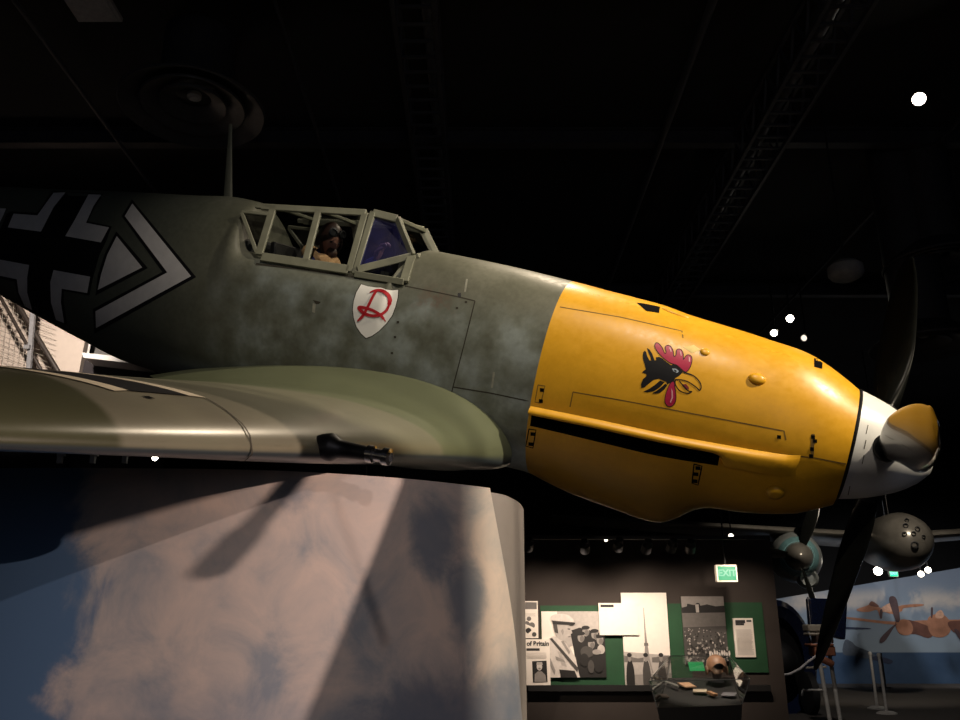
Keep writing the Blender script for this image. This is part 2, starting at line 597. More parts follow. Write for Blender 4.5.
def marking(mb, poly, bvh, off, mi=0, step=3.0):
    """lay a painted area (outline sighted from the viewpoint) onto the curved skin"""
    off *= .4
    pts = densify([Vector(p) for p in poly], step)
    n = len(pts)
    xs = [p.x for p in pts]; yy = [p.y for p in pts]
    inner = []
    x = min(xs)+step*.5
    while x < max(xs):
        y = min(yy)+step*.5
        while y < max(yy):
            q = Vector((x, y))
            ins = False; j = n-1; near = False
            for i in range(n):
                if (q-pts[i]).length < step*.45: near = True; break
                if (pts[i].y > y) != (pts[j].y > y) and x < (pts[j].x-pts[i].x)*(y-pts[i].y)/(pts[j].y-pts[i].y)+pts[i].x: ins = not ins
                j = i
            if ins and not near: inner.append(q)
            y += step
        x += step
    allp = pts+inner
    r = delaunay_2d_cdt(allp, [(i, (i+1) % n) for i in range(n)], [list(range(n))], 1, 1e-4)
    vs, fs_ = r[0], r[2]
    ids = []
    for v in vs:
        h = hit(v.x, v.y, bvh)
        if h is None: ids.append(None); continue
        ids.append(mb.vert(h[0]+h[1]*off))
    for f in fs_:
        if any(ids[i] is None for i in f): continue
        mb.face([ids[i] for i in f], mi)

def seam(mb, line, bvh, off, w, mi=0, step=4.0, smoothline=False):
    """thin strip along a line on the skin"""
    if smoothline:
        line = catmull(line)
    off *= .45
    pts = densify([Vector(p) for p in line], step, False)
    hs = [hit(p.x, p.y, bvh) for p in pts]
    hs = [h for h in hs if h]
    if len(hs) < 2: return
    prev = None
    for i, (p, n) in enumerate(hs):
        d = (hs[min(i+1, len(hs)-1)][0]-hs[max(i-1, 0)][0]).normalized()
        sd = n.cross(d).normalized()
        ww = w(i/(len(hs)-1)) if callable(w) else w
        a = mb.vert(p+n*off+sd*ww/2); b = mb.vert(p+n*off-sd*ww/2)
        if prev: mb.face((prev[0], a, b, prev[1]), mi)
        prev = (a, b)

def catmull(P, k=6):
    P = [Vector(p) for p in P]
    out = []
    for i in range(len(P)-1):
        p0 = P[max(i-1, 0)]; p1 = P[i]; p2 = P[i+1]; p3 = P[min(i+2, len(P)-1)]
        for j in range(k):
            t = j/k
            out.append(.5*((2*p1)+(p2-p0)*t+(2*p0-5*p1+4*p2-p3)*t*t+(3*p1-p0-3*p2+p3)*t**3))
    out.append(P[-1])
    return out
def smoothpoly(P, k=4):
    P = [Vector(p) for p in P]; n = len(P); out = []
    for i in range(n):
        p0, p1, p2, p3 = P[i-1], P[i], P[(i+1) % n], P[(i+2) % n]
        for j in range(k):
            t = j/k
            out.append(.5*((2*p1)+(p2-p0)*t+(2*p0-5*p1+4*p2-p3)*t*t+(3*p1-p0-3*p2+p3)*t**3))
    return out
def zoomed(pts, ox, oy, k): return [(ox+x/k, oy+y/k) for x, y in pts]

# seams on the yellow cowling (same meshes, second material)
UP0 = len(upper.f)
for ln in ([(573, 392), (620, 400), (700, 415), (784, 431), (786, 440)], [(573, 392), (570, 407)],
           [(560, 307), (620, 317), (682, 331), (683, 338)]):
    seam(upper, ln, BV_C, .0015, .006, 1)
seam(lower, [(788, 455), (815, 458), (846, 464)], BV_C, .002, .007, 1)
for a, b in (((813, 434), (812, 458)),):
    seam(upper, [a, b], BV_C, .003, .016, 1)
for px, py in ((813, 437), (815, 441), (812, 449), (811, 456), (542, 390), (541, 401), (779, 437)):
    marking(upper, [(px-2, py-2), (px+2, py-1.6), (px+2, py+2), (px-2, py+1.6)], BV_C, .005, 2, 2)
seam(upper, [(538, 385), (545, 386), (541, 403), (535, 402), (538, 385)], BV_C, .003, .005, 1)
for ln in ([(529, 429), (536, 430), (533, 448), (526, 446), (529, 429)], [(694, 464), (702, 466), (698, 485), (692, 483), (694, 464)]):
    seam(lower, ln, BV_C, .003, .007, 2)
for px, py in ((533, 434), (531, 444), (698, 468), (696, 474), (695, 481)):
    marking(lower, [(px-2.5, py-2), (px+2.5, py-1.6), (px+2.5, py+2), (px-2.5, py+1.6)], BV_C, .005, 2, 2)
# gun trough slot and the small front opening
marking(upper, [(637, 303), (643, 303.5), (660, 307), (659, 313), (646, 311)], BV_C, .004, 2, 2.5)
marking(upper, [(814, 352.5), (823, 357), (822, 369), (814, 367)], BV_C, .004, 2, 2.5)
# paint scratch above the rooster
marking(upper, [(683, 347), (694, 345), (701, 350), (692, 353)], BV_C, .002, 3, 2.5)
pale = plain('worn_yellow', (.86, .66, .22), .5, var=.2)
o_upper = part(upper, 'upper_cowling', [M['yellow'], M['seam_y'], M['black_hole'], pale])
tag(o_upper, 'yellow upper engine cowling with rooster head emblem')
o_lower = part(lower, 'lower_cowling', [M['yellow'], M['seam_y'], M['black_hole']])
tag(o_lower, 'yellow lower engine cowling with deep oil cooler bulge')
o_rec = part(recess, 'exhaust_slot', M['black_hole'])
tag(o_rec, 'black open slot under the exhaust gutter')

# exhaust gutter fairing
gut = MB()
for sgn in (1, -1):
    rr = []
    for s in srange(.86, 2.298, .035):
        h = hull(s)
        zl = z_lip(s)
        k = pchip([(.86, .0), (.93, .8), (1.05, 1.0), (2.325, 1.0)], s, 1)
        hh = pchip([(.86, .07), (1.2, .07), (2.325, .026)], s, 1)
        dz = pchip([(.86, .082), (1.20, .085), (1.26, .022), (2.325, .02)], s, 1)
        a = hull_y(s, zl+.028); b = hull_y(s, zl-.004); c = hull_y(s, zl-dz)
        dep = pchip([(.86, .0), (.95, .03), (1.2, .036), (2.325, .034)], s, 1)
        n = Vector((0, -1, -.15)).normalized()
        ring = [a+Vector((0, -.002, 0)), (a+b)/2+n*dep*.75, b+n*dep, (b+c)/2+n*dep*.95, c+n*dep*.55, c+Vector((0, .004, 0))]
        rr.append([p if sgn == 1 else mir(p) for p in ring])
    gut.grid(rr)
    gut.poly(rr[0]); gut.poly(rr[-1])
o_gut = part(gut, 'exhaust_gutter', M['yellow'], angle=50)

# blisters on the cowling
def blister(px, py, rx, rz, out, bvh, name='cowling_blister', mat=None, parent=plane):
    p, n = hit(px, py, bvh)
    mb = MB()
    a = Vector((1, 0, 0)); a = (a-n*a.dot(n)).normalized(); b = n.cross(a)
    rows = []
    for i in range(9):
        t = PI/2*i/8
        rows.append([p+n*(out*math.sin(t)-.002)+(a*math.cos(2*PI*k/24)*rx+b*math.sin(2*PI*k/24)*rz)*math.cos(t)**.8 for k in range(24)])
    mb.grid(rows, 0, True)
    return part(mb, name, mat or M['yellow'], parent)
blister(757, 379, .045, .032, .022, BV_C)
blister(705, 352, .027, .024, .014, BV_C)
blister(775, 492, .05, .045, .03, BV_C)
blister(676, 313, .085, .028, .014, BV_C)

# top gun cover bump line on cowl
# ---- fuselage seams
for ln in ([(405, 286), (440, 293), (459, 297), (475, 301)], [(475, 301), (464, 345), (453, 387), (451, 395)],
           [(453, 387), (490, 393), (533, 402)]):
    seam(fus, ln, BV_F, .002, .007, 1)
seam(fus, [(256, 264), (300, 269), (352, 277), (400, 284)], BV_F, .004, .014, 1)
for ln in ([(467, 279), (465, 292)], [(494, 372), (492, 388)]):
    seam(fus, ln, BV_F, .002, .012, 3)
marking(fus, [(458, 293), (461, 293), (461, 297), (458, 297)], BV_F, .004, 2, 2)
marking(fus, [(313, 300), (321, 302), (319, 304), (316, 304)], BV_F, .004, 1, 2)
marking(fus, [(313, 303), (316, 304), (315, 313), (312, 312)], BV_F, .003, 3, 3)
for px, py in ((398, 322), (395, 337), (457, 308), (392, 353), (466, 302)):
    marking(fus, [(px-1.2, py-1), (px+1.2, py-1), (px+1.2, py+1.2), (px-1.2, py+1.2)], BV_F, .003, 1, 2)
scuff = plain('scuffed_paint', (.27, .27, .22), .6, var=.3)
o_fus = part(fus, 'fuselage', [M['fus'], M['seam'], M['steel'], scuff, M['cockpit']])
tag(o_fus, 'mottled green-grey fuselage darkening towards the tail')

# ---- national cross, chevron
Z = lambda p: zoomed(p, 0, 170, 4)
crs = MB()
marking(crs, Z([(255, 86), (365, 92), (415, 97), (380, 150), (352, 205), (447, 226), (425, 285), (398, 340), (372, 430), (358, 502), (256, 484), (255, 530), (270, 618), (225, 606), (180, 590), (130, 566), (92, 548), (66, 490), (60, 446), (-50, 424), (-36, 350), (-8, 262), (26, 176), (45, 166), (148, 172), (175, 135), (205, 84)]), BV_F, .003, 1, 4)
for P in ([(355, 98), (405, 100), (375, 145), (345, 212), (437, 230), (405, 290), (262, 265), (300, 200)],
          [(215, 92), (263, 90), (215, 150), (165, 247), (32, 230), (55, 175), (150, 182), (180, 140)],
          [(215, 400), (362, 427), (350, 492), (248, 475), (245, 530), (258, 612), (225, 600), (205, 530), (202, 450)],
          [(-28, 353), (118, 380), (110, 430), (110, 490), (130, 560), (100, 545), (75, 490), (68, 437), (-42, 414)],
          [(-60, 150), (25, 155), (15, 180), (0, 210), (-60, 205)]):
    marking(crs, Z(P), BV_F, .006, 0, 3.5)
tag(part(crs, 'national_cross', [M['mark_white'], M['mark_black']]), 'black cross with pale angle borders on the rear fuselage')
chv = MB()
marking(chv, Z([(528, 118), (785, 428), (378, 655), (372, 556), (650, 408), (488, 185)]), BV_F, .0035, 1, 4)
marking(chv, Z([(530, 135), (765, 425), (385, 632), (383, 565), (670, 410), (500, 185)]), BV_F, .0065, 0, 3.5)
marking(chv, Z([(466, 246), (592, 392), (384, 500), (392, 420), (420, 335)]), BV_F, .004, 1, 4)
marking(chv, Z([(468, 265), (570, 390), (392, 480), (405, 420), (430, 340)]), BV_F, .007, 0, 3.5)
tag(part(chv, 'chevron_marking', [M['mark_white'], M['mark_black']]), 'pale pointed chevron and triangle with black edges')

# ---- shield emblem with the red letter
Z2 = lambda p: zoomed(p, 340, 270, 9)
shd = MB()
SH = [(192, 130), (250, 148), (330, 160), (370, 160), (420, 178), (470, 184), (525, 180), (520, 250), (500, 330), (470, 410), (420, 480), (350, 550), (290, 592), (235, 612), (190, 570), (150, 510), (125, 430), (117, 360), (125, 280), (150, 200)]
cxs = sum(p[0] for p in SH)/len(SH); cys = sum(p[1] for p in SH)/len(SH)
marking(shd, Z2([(cxs+(x-cxs)*1.04, cys+(y-cys)*1.03) for x, y in SH]), BV_F, .003, 2, 3)
marking(shd, Z2(SH), BV_F, .006, 0, 3)
wr = .019
for ln, w in (([(272, 205), (310, 188), (350, 185), (400, 198), (440, 240), (450, 290), (430, 350), (390, 390), (340, 410), (290, 412), (230, 395), (190, 365), (172, 340), (200, 337), (260, 350), (310, 370), (360, 400), (395, 440), (415, 465)],
               lambda t: wr*(.3+1.1*math.sin(PI*min(1, t*3.2)/2)) if t < .3 else wr*(1.05-.35*abs(t-.62)*2 if t < .95 else .4)),
              ([(330, 190), (300, 240), (265, 310), (235, 370), (200, 425), (158, 462)], lambda t: wr*(.95 if t < .85 else .95-4.5*(t-.85)))):
    seam(shd, Z2(ln), BV_F, .015, w, 1, 1.0, True)
tag(part(shd, 'shield_emblem', [M['emblem_white'], M['emblem_red'], M['seam']]), 'white shield emblem with a red curling letter R')

# ---- rooster head emblem
Z3 = lambda p: zoomed(p, 635, 335, 9.6)
roo = MB()
def mk(P, mi, off): marking(roo, Z3(P), BV_C, off, mi, 2.2)
mk([(75, 200), (80, 165), (95, 150), (108, 165), (118, 205), (140, 245), (155, 245), (150, 215), (130, 170), (115, 125), (140, 140), (165, 180), (190, 245), (205, 240), (200, 215), (230, 210), (260, 225), (345, 290), (365, 285), (400, 295), (465, 355), (420, 395), (385, 415), (375, 440), (345, 455), (310, 475), (300, 450), (285, 445), (230, 420), (180, 430), (130, 470), (90, 505), (60, 508), (58, 470), (80, 420), (110, 395), (108, 375), (70, 362), (80, 345), (105, 330), (95, 290), (80, 245)], 0, .003)
mk([(240, 437), (285, 452), (240, 502), (180, 540), (120, 550), (78, 545), (130, 520), (190, 480)], 0, .0032)
mk([(290, 467), (312, 480), (285, 520), (240, 555), (200, 565), (165, 558), (215, 530), (260, 495)], 0, .0034)
COMB = [(200, 75), (225, 80), (260, 120), (285, 175), (300, 165), (290, 120), (310, 100), (340, 108), (365, 150), (375, 205), (395, 190), (400, 145), (425, 135), (450, 150), (465, 190), (465, 235), (485, 205), (510, 190), (540, 205), (548, 245), (530, 310), (495, 355), (465, 345), (400, 290), (340, 270), (270, 220), (215, 160), (190, 110)]
mk(COMB, 1, .004)
seam(roo, Z3(COMB+[COMB[0]]), BV_C, .0052, .0035, 0, 1.5, True)
WAT = [(345, 455), (375, 445), (385, 500), (395, 590), (385, 650), (350, 685), (310, 680), (287, 640), (295, 570), (320, 500)]
mk(WAT, 1, .004)
seam(roo, Z3(WAT+[WAT[0]]), BV_C, .0052, .0035, 0, 1.5, True)
mk([(350, 510), (362, 540), (365, 600), (345, 650), (335, 645), (352, 600)], 2, .006)
mk([(325, 118), (340, 125), (352, 160), (345, 165)], 2, .006)
mk([(430, 150), (442, 165), (448, 200), (440, 200)], 2, .006)
mk([(515, 205), (528, 220), (528, 260), (518, 255)], 2, .006)
seam(roo, Z3([(465, 358), (560, 390), (620, 450), (635, 500), (620, 530), (585, 500), (510, 450), (440, 430), (385, 428)]), BV_C, .0045, .006, 0, 1.5, True)
seam(roo, Z3([(385, 428), (390, 480), (430, 535), (500, 560), (545, 543), (510, 535), (440, 460), (425, 437)]), BV_C, .0045, .006, 0, 1.5, True)
mk([(450, 475), (490, 470), (515, 500), (520, 525), (480, 510)], 3, .0045)
mk([(355, 322), (395, 325), (422, 348), (405, 365), (370, 350)], 4, .005)
mk([(372, 332), (396, 338), (402, 356), (382, 352)], 0, .0065)
eye_c = plain('eye_grey', (.35, .42, .5), .5, var=.1)
dred = plain('tongue_dark_red', (.22, .02, .02), .5, var=.1)
tag(part(roo, 'rooster_emblem', [M['mark_black'], M['mark_red'], M['mark_pink'], dred, eye_c]), 'painted black rooster head with red comb and hooked beak')

# ---- spinner
sp = MB()
sp.lathe([(-.632, .292), (-.63, .304), (-.55, .281), (-.48, .256), (-.42, .229), (-.36, .197), (-.31, .163), (-.265, .124), (-.235, .086), (-.217, .060), (-.215, .045), (-.3, .045), (-.3, 0)], (0, 0, 0), (1, 0, 0), 64)
BV_S = bvh_of(sp)
for px, py in ((868, 425), (866, 440), (864, 455), (850, 486)):
    seam(sp, [(px, py), (px-2, py+9)], BV_S, .002, .004, 1, 3)
o_sp = part(sp, 'spinner', [M['white_paint'], M['seam']], angle=60)
tag(o_sp, 'white blunt spinner with a hollow tip')
bp = MB()
bp.lathe([(-.67, 0), (-.67, .285), (-.652, .3), (-.626, .3065), (-.620, .303), (-.620, 0)], (0, 0, 0), (1, 0, 0), 64)
part(bp, 'spinner_backplate', M['mark_black'], o_sp)

# ---- propeller blades
HUBX = -.47
PB = [(.17, .10, 60, .10), (.26, .11, 56, .095), (.36, .15, 50, .075), (.50, .215, 43, .055), (.70, .275, 36, .042), (.90, .285, 31, .034), (1.10, .270, 28, .028), (1.28, .230, 25, .022), (1.40, .175, 23, .018), (1.47, .110, 22, .012), (1.50, .03, 22, .006)]
blade_mb = MB()
rows = []
for r in srange(.17, 1.5, .035):
    ch = pchip(PB, r, 1); be = math.radians(pchip(PB, r, 2)); th = pchip(PB, r, 3)
    if r > 1.40: ch = .175*math.sqrt(max(0.0, 1-((r-1.40)/.101)**2)) + .004
    row = []
    for k in range(24):
        t = 2*PI*k/24
        c = math.cos(t)*ch/2 + .06*ch
        d = math.sin(t)*th/2*(1 + .35*math.cos(t))
        # blade along +z, leading edge toward -y (turning) and +x with pitch
        row.append(Vector((c*math.sin(be)+d*math.cos(be), -c*math.cos(be)+d*math.sin(be), r)))
    rows.append(row)
blade_mb.grid(rows, 0, True)
blade_mb.poly(rows[0]); blade_mb.poly(rows[-1])
cuff = MB()
cuff.lathe([(.16, .075), (.275, .07), (.285, .06), (.285, 0)], (0, 0, 0), (0, 0, 1), 24)
for k in range(3):
    a = PHASE + k*2*PI/3
    b = blade_mb.build('propeller_blade', M['blade'], parent=plane)
    b.matrix_local = Matrix.Translation(Vector((HUBX, 0, 0))-BASE) @ Matrix.Rotation(-a, 4, 'X')
    c = cuff.build('blade_collar', M['gunmetal'], parent=b)

# ---- wings as parts; starboard carries the visible cross bar
wmk = MB()
CR = lambda P: P
marking(wmk, [(62, 368), (100, 372), (118, 376), (170, 395), (150, 394), (105, 391), (80, 379), (35, 367)], BV_W, .004, 1, 3)
def wing_area(mb, outline, mi, off):
    """outline in (|y|, chord fraction) on the upper wing surface"""
    pts = densify([Vector(p) for p in outline], .04)
    n = len(pts)
    ins = []
    xs = [p.x for p in pts]; yy = [p.y for p in pts]
    x = min(xs)+.03
    while x < max(xs):
        y = min(yy)+.02
        while y < max(yy):
            ins.append(Vector((x, y))); y += .03
        x += .06
    r = delaunay_2d_cdt(pts+ins, [(i, (i+1) % n) for i in range(n)], [list(range(n))], 1, 1e-5)
    ids = [mb.vert(wing_pt(v.x, v.y, True)+Vector((0, 0, off))) for v in r[0]]
    for f in r[2]: mb.face([ids[i] for i in f], mi)
wmk = MB()
wing_area(wmk, [(2.455, .205), (2.53, .215), (2.53, .80), (2.455, .80)], 0, .004)
wing_area(wmk, [(2.53, .215), (2.80, .225), (2.80, .80), (2.53, .80)], 1, .004)
wing_area(wmk, [(2.80, .225), (2.885, .21), (2.885, .80), (2.80, .80)], 0, .004)

wing_obj = []
for sgn in (1, -1):
    mb = MB(); mb.v = [v if sgn == 1 else (v[0], -v[1], v[2]) for v in wing_mb.v]; mb.f = list(wing_mb.f); mb.m = list(wing_mb.m)
    # panel joint around the section at |y| = 2.55
    for yy_, t0, t1 in ((2.60, 0, .205),):
        prev = None
        for up, rng in ((True, srange(t0, t1, .02)[::-1]), (False, srange(0, .3, .02))):
            for t in rng:
                p = wing_pt(yy_-.7*t, t, up); q = wing_pt(yy_-.7*t+.008, t, up)
                off = Vector((.008 if t < .08 else 0, 0, .003 if up else -.003))
                if sgn == -1: p = mir(p); q = mir(q)
                a, b = mb.vert(p+off), mb.vert(q+off)
                if prev: mb.face((prev[0], a, b, prev[1]), 1)
                prev = (a, b)
    # small black spot and scratches on the upper surface
    for y0, t0, dy, dt, mi in ((2.78, .165, .03, .018, 2), (3.42, .42, .12, .004, 3), (3.75, .44, .2, .004, 3)):
        P = [wing_pt(y0, t0, True), wing_pt(y0+dy, t0, True), wing_pt(y0+dy, t0+dt, True), wing_pt(y0, t0+dt, True)]
        P = [p+Vector((0, 0, .004)) for p in P]
        if sgn == -1: P = [mir(p) for p in P]
        mb.quad(*P, mi)
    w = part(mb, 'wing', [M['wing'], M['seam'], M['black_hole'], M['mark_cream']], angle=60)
    wing_obj.append(w)
    mk_ = MB(); mk_.v = [v if sgn == 1 else (v[0], -v[1], v[2]) for v in wmk.v]; mk_.f = list(wmk.f); mk_.m = list(wmk.m)
    part(mk_, 'wing_cross', [M['mark_cream'], M['mark_black']], w)
tag(wing_obj[0], 'starboard wing in two camouflage greens reaching towards the viewer')
tag(wing_obj[1], 'port wing on the far side of the fuselage')

# ---- wing guns
for sgn in (-1, 1):
    g = MB()
    y = 2.15*sgn
    zl = -.342
    PV = (-2.55, y, zl)
    g.lathe([(h+2.55, r) for h, r in [(-2.62, .030), (-2.585, .046), (-2.55, .054), (-2.53, .052), (-2.505, .036), (-2.46, .031), (-2.39, .027), (-2.38, .027)]], PV, (1, 0, .10), 24)
    g2 = MB()
    g2.lathe([(h+2.55, r) for h, r in [(-2.39, .022), (-2.385, .033), (-2.36, .033), (-2.355, .024), (-2.325, .024), (-2.32, .033), (-2.295, .033), (-2.29, .018), (-2.33, .014), (-2.33, 0)]], PV, (1, 0, .10), 20)
    go = part(g, 'wing_cannon', M['gunmetal'])
    part(g2, 'muzzle', M['steel'], go)

# ---- antenna mast
am = MB()
B0 = on_plane(228.5, 200, (0, 0, 0), (0, 1, 0)); T0 = on_plane(230.5, 124, (0, 0, 0), (0, 1, 0))
rows = []
for i in range(9):
    t = i/8
    p = B0.lerp(T0, t); p = p + Vector((0, 0, -.03*(1-t)))
    lx = .040*(1-t)+.013*t; ly = .016*(1-t)+.006*t
    rows.append([p+Vector((lx*math.cos(2*PI*k/14), ly*math.sin(2*PI*k/14), 0)) for k in range(14)])
am.grid(rows, 0, True); am.poly(rows[-1])
part(am, 'antenna_mast', M['fus'])

# ---- canopy
# side plane of the hood: from the sill up and inward
SP0 = Vector((0, -.372, .385)); SP1 = Vector((0, -.235, .735))
SN = Vector((1, 0, 0)).cross(SP1-SP0).normalized()
def cp(px, py): return on_plane(px, py, SP0, SN)
can = MB(); pane_polys = []
wsc = MB()
def bar2(mb, a, b, w, t=.022):
    pa, pb = cp(*a), cp(*b)
    d = (pb-pa).normalized()
    mb.bar(pa, pb, w, t, side=SN.cross(d))
    mb.bar(mir(pa), mir(pb), w, t, side=mir(SN).cross(mir(d)))
RT, RB = (274, 206), (259, 255)
MT, MB_ = (319, 210), (305, 264)
FT, FB = (365, 214), (349, 272)
bar2(can, (262, 257), (349, 270), .060)
bar2(can, (262, 207), (366, 213), .045)
bar2(can, RT, RB, .052); bar2(can, MT, MB_, .045); bar2(can, FT, FB, .045)
# roof cross bars and roof rim
for a in (RT, MT, FT):
    p = cp(*a); can.bar(p, mir(p), .045, .022, side=(1, 0, 0))
o_can = part(can, 'canopy_hood', M['frame'], bevel=.004)
# rear fixed frame (triangular window)
class Half:
    def __init__(s, mb, k): s.mb = mb; s.k = k
    def bar(s, p, q, w, t, side):
        if s.k == 0: s.mb.bar(p, q, w, t, side=side)
        s.k ^= 1
for half in (0, 1):
  rwm = MB(); rw = Half(rwm, half)
  bar2(rw, (256, 206.5), (272, 208), .03); bar2(rw, (242, 213), (257, 253), .026); bar2(rw, (242, 212), (270, 215), .022)
  o_rw = part(rwm, 'rear_canopy_frame', M['frame'], bevel=.004)
  rp = MB(); rp.poly([p if half == 0 else mir(p) for p in (cp(243, 214), cp(271, 216), cp(259, 251))]); part(rp, 'rear_pane', M['glass_shaded'], o_rw)
# windscreen
fb = on_plane(412, 256, (0, -.235, 0), (0, 1, 0)); ft = on_plane(397, 219, (0, -.205, 0), (0, 1, 0))
rt = cp(373, 213); rb = cp(355, 274)
lb = cp(404, 282)
def both(mb, p, q, w, t, side):
    mb.bar(p, q, w, t, side=side); mb.bar(mir(p), mir(q), w, t, side=mir(Vector(side)))
both(wsc, rt, rb, .040, .024, (1, 0, 0))
both(wsc, rb, lb, .040, .024, (0, 0, 1))
both(wsc, rb+Vector((.01, 0, .03)), fb, .045, .024, (0, 0, 1))
both(wsc, lb, fb, .055, .024, (1, 0, 0))
both(wsc, fb, ft, .060, .024, (1, -.6, .3))
both(wsc, ft, rt, .050, .024, (0, .3, 1))
wsc.bar(ft, mir(ft), .05, .024, side=(1, 0, 0)); wsc.bar(rt, mir(rt), .05, .024, side=(1, 0, 0))
f2 = fb+Vector((.02, 0, .0))
wsc.bar(f2, mir(f2), .05, .03, side=(1, 0, .6))
# corner gussets filling the rounded top of the frame
for fl in (lambda p: p, mir):
    k = ft.lerp(rt, .62); j = ft.lerp(fb, .33)
    wsc.poly([fl(ft), fl(k), fl(j)])
# apron closing the foot of the windscreen on the fuselage
for fl in (lambda p: p, mir):
    lo = [hull_y(3.26, .46), hull_y(3.262, .52), hull_y(3.262, .56), hull_y(3.262, .60)]
    wsc.poly([fl(lb), fl(lo[0]+Vector((.03, 0, 0))), fl(lo[2]+Vector((.03, 0, 0))), fl(fb)])
o_ws = part(wsc, 'windscreen_frame', M['frame'], bevel=.004)
# panes
def pane(name, pts, mat, parent):
    mb = MB()
    mb.poly(pts)
    return part(mb, name, mat, parent, smooth_=False)
for fl in (lambda p: p, mir):
    pane('side_pane', [fl(cp(*p)) for p in (RT, MT, MB_, RB)], M['glass'], o_can)
    pane('side_pane', [fl(cp(*p)) for p in (MT, FT, FB, MB_)], M['glass'], o_can)
    pane('quarter_pane', [fl(p) for p in (rt, ft, fb, rb+Vector((.01, 0, .03)))], M['glass_reflect'] if fl(Vector((0, -1, 0))).y < 0 else M['glass'], o_ws)
    pane('lower_quarter_pane', [fl(p) for p in (rb, fb, lb)], M['glass'], o_ws)
pane('roof_pane', [cp(*RT), cp(*MT), mir(cp(*MT)), mir(cp(*RT))], M['glass'], o_can)
pane('roof_pane', [cp(*MT), cp(*FT), mir(cp(*FT)), mir(cp(*MT))], M['glass'], o_can)
pane('front_pane', [ft, fb, mir(fb), mir(ft)], M['glass'], o_ws)
# cockpit tub, seat back, panel
tub = MB()
tub.box((-3.93, 0, -.05), (1.1, .62, .02)); tub.box((-3.42, 0, .2), (.03, .66, .44)); tub.box((-4.42, 0, .15), (.03, .62, .55))
part(tub, 'cockpit_floor', M['cockpit'])
seat = MB()
seat.box((-4.12, 0, .05), (.36, .40, .04)); seat.box((-4.30, 0, .25), (.04, .38, .46), 0, Matrix.Rotation(math.radians(-10), 3, 'Y'))
part(seat, 'pilot_seat', M['dark'], bevel=.01)
gs = MB()
gs.box((-3.50, -.03, .47), (.10, .08, .10)); gs.bar((-3.50, -.03, .50), (-3.46, -.03, .64), .05, .01)
part(gs, 'gun_sight', M['dark'], bevel=.006)
# plinth post that carries the fighter is built with the plinth

# ------------------------------------------------------------------ PILOT (mannequin)
def skin_mesh(chains, name, mat, parent=None, sub=2, root=0):
    """chains: list of lists of (co, radius); chains share vertices when coordinates coincide"""
    vs = []; rs = []; es = []
    def vid(c, r):
        for i, v in enumerate(vs):
            if (Vector(v)-Vector(c)).length < 1e-5: return i
        vs.append(tuple(c)); rs.append(r); return len(vs)-1
    for ch in chains:
        prev = None
        for c, r in ch:
            i = vid(c, r)
            if prev is not None and prev != i: es.append((prev, i))
            prev = i
    me = bpy.data.meshes.new(name)
    me.from_pydata(vs, es, [])
    o = bpy.data.objects.new(name, me); COL.objects.link(o)
    if parent is not None: o.parent = parent
    md = o.modifiers.new('skin', 'SKIN'); md.use_smooth_shade = True
    me.skin_vertices  # layer is created with the modifier below when missing
    bpy.context.view_layer.objects.active = o
    lay = me.skin_vertices[0].data if me.skin_vertices else None
    if lay is None:
        bm = bmesh.new(); bm.from_mesh(me); bm.verts.layers.skin.verify(); bm.to_mesh(me); bm.free()
        lay = me.skin_vertices[0].data
    for i, r in enumerate(rs):
        rr = r if isinstance(r, tuple) else (r, r)
        lay[i].radius = rr
    lay[root].use_root = True
    sb = o.modifiers.new('sub', 'SUBSURF'); sb.levels = sub; sb.render_levels = sub
    me.materials.append(mat)
    return o

SEAT = Vector((-4.13, 0, .135))
pilot = empty('person', to_world(SEAT), 'seated pilot in dark brown flying helmet and tan fleece collar behind the canopy glass', 'person')
pilot.rotation_euler = R_W.to_euler()
HEAD = Vector((.115, -.03, .43))      # relative to the seat
NECK = Vector((.09, -.02, .30))
body = skin_mesh([
    [((0, 0, .05), (.13, .16)), ((.02, 0, .16), (.11, .15)), ((.06, -.005, .27), (.08, .15)), ((.085, -.02, .33), (.05, .055)), ((.10, -.025, .385), (.05, .05))],
    [((.06, -.005, .27), (.08, .15)), ((.07, -.19, .245), .06), ((.28, -.245, .17), .046), ((.50, -.165, .31), .032), ((.56, -.15, .36), (.02, .03))],
    [((.06, -.005, .27), (.08, .15)), ((.07, .18, .245), .06), ((.20, .235, .06), .046), ((.42, .10, .16), .032), ((.47, .08, .19), (.02, .035))],
    [((0, 0, .05), (.13, .16)), ((.10, -.10, .05), .085), ((.42, -.13, .10), .065), ((.60, -.12, -.09), .05)],
    [((0, 0, .05), (.13, .16)), ((.10, .10, .05), .085), ((.42, .13, .10), .065), ((.60, .12, -.09), .05)],
], 'body', M['bluecloth'], pilot)
tag(body, 'dark blue flying suit, both hands forward')
HR = Matrix.Rotation(math.radians(-28), 3, 'Z') @ Matrix.Rotation(math.radians(14), 3, 'Y')
hd = MB()
rows = []
for i in range(25):
    a = PI*i/24
    row = []
    for k in range(32):
        b = 2*PI*k/32
        p = Vector((.088*math.sin(a)*math.cos(b), .070*math.sin(a)*math.sin(b), .112*math.cos(a)))
        if p.z < 0: p.x *= 1-.10*(-p.z/.11); p.y *= 1-.28*(-p.z/.11)
        fx = math.cos(b)
        # brow, nose, mouth, chin
        if fx > .5:
            p.x += .024*math.exp(-((p.z+.020)/.026)**2)*math.exp(-(p.y/.013)**2)
            p.x -= .009*math.exp(-((p.z-.008)/.012)**2)*math.exp(-((abs(p.y)-.030)/.014)**2)
            p.x += .007*math.exp(-((p.z+.058)/.009)**2)*math.exp(-(p.y/.022)**2)
            p.x += .012*math.exp(-((p.z+.090)/.016)**2)*math.exp(-(p.y/.022)**2)
        row.append(HEAD + HR @ p)
    rows.append(row)
hd.grid(rows, 0, True)
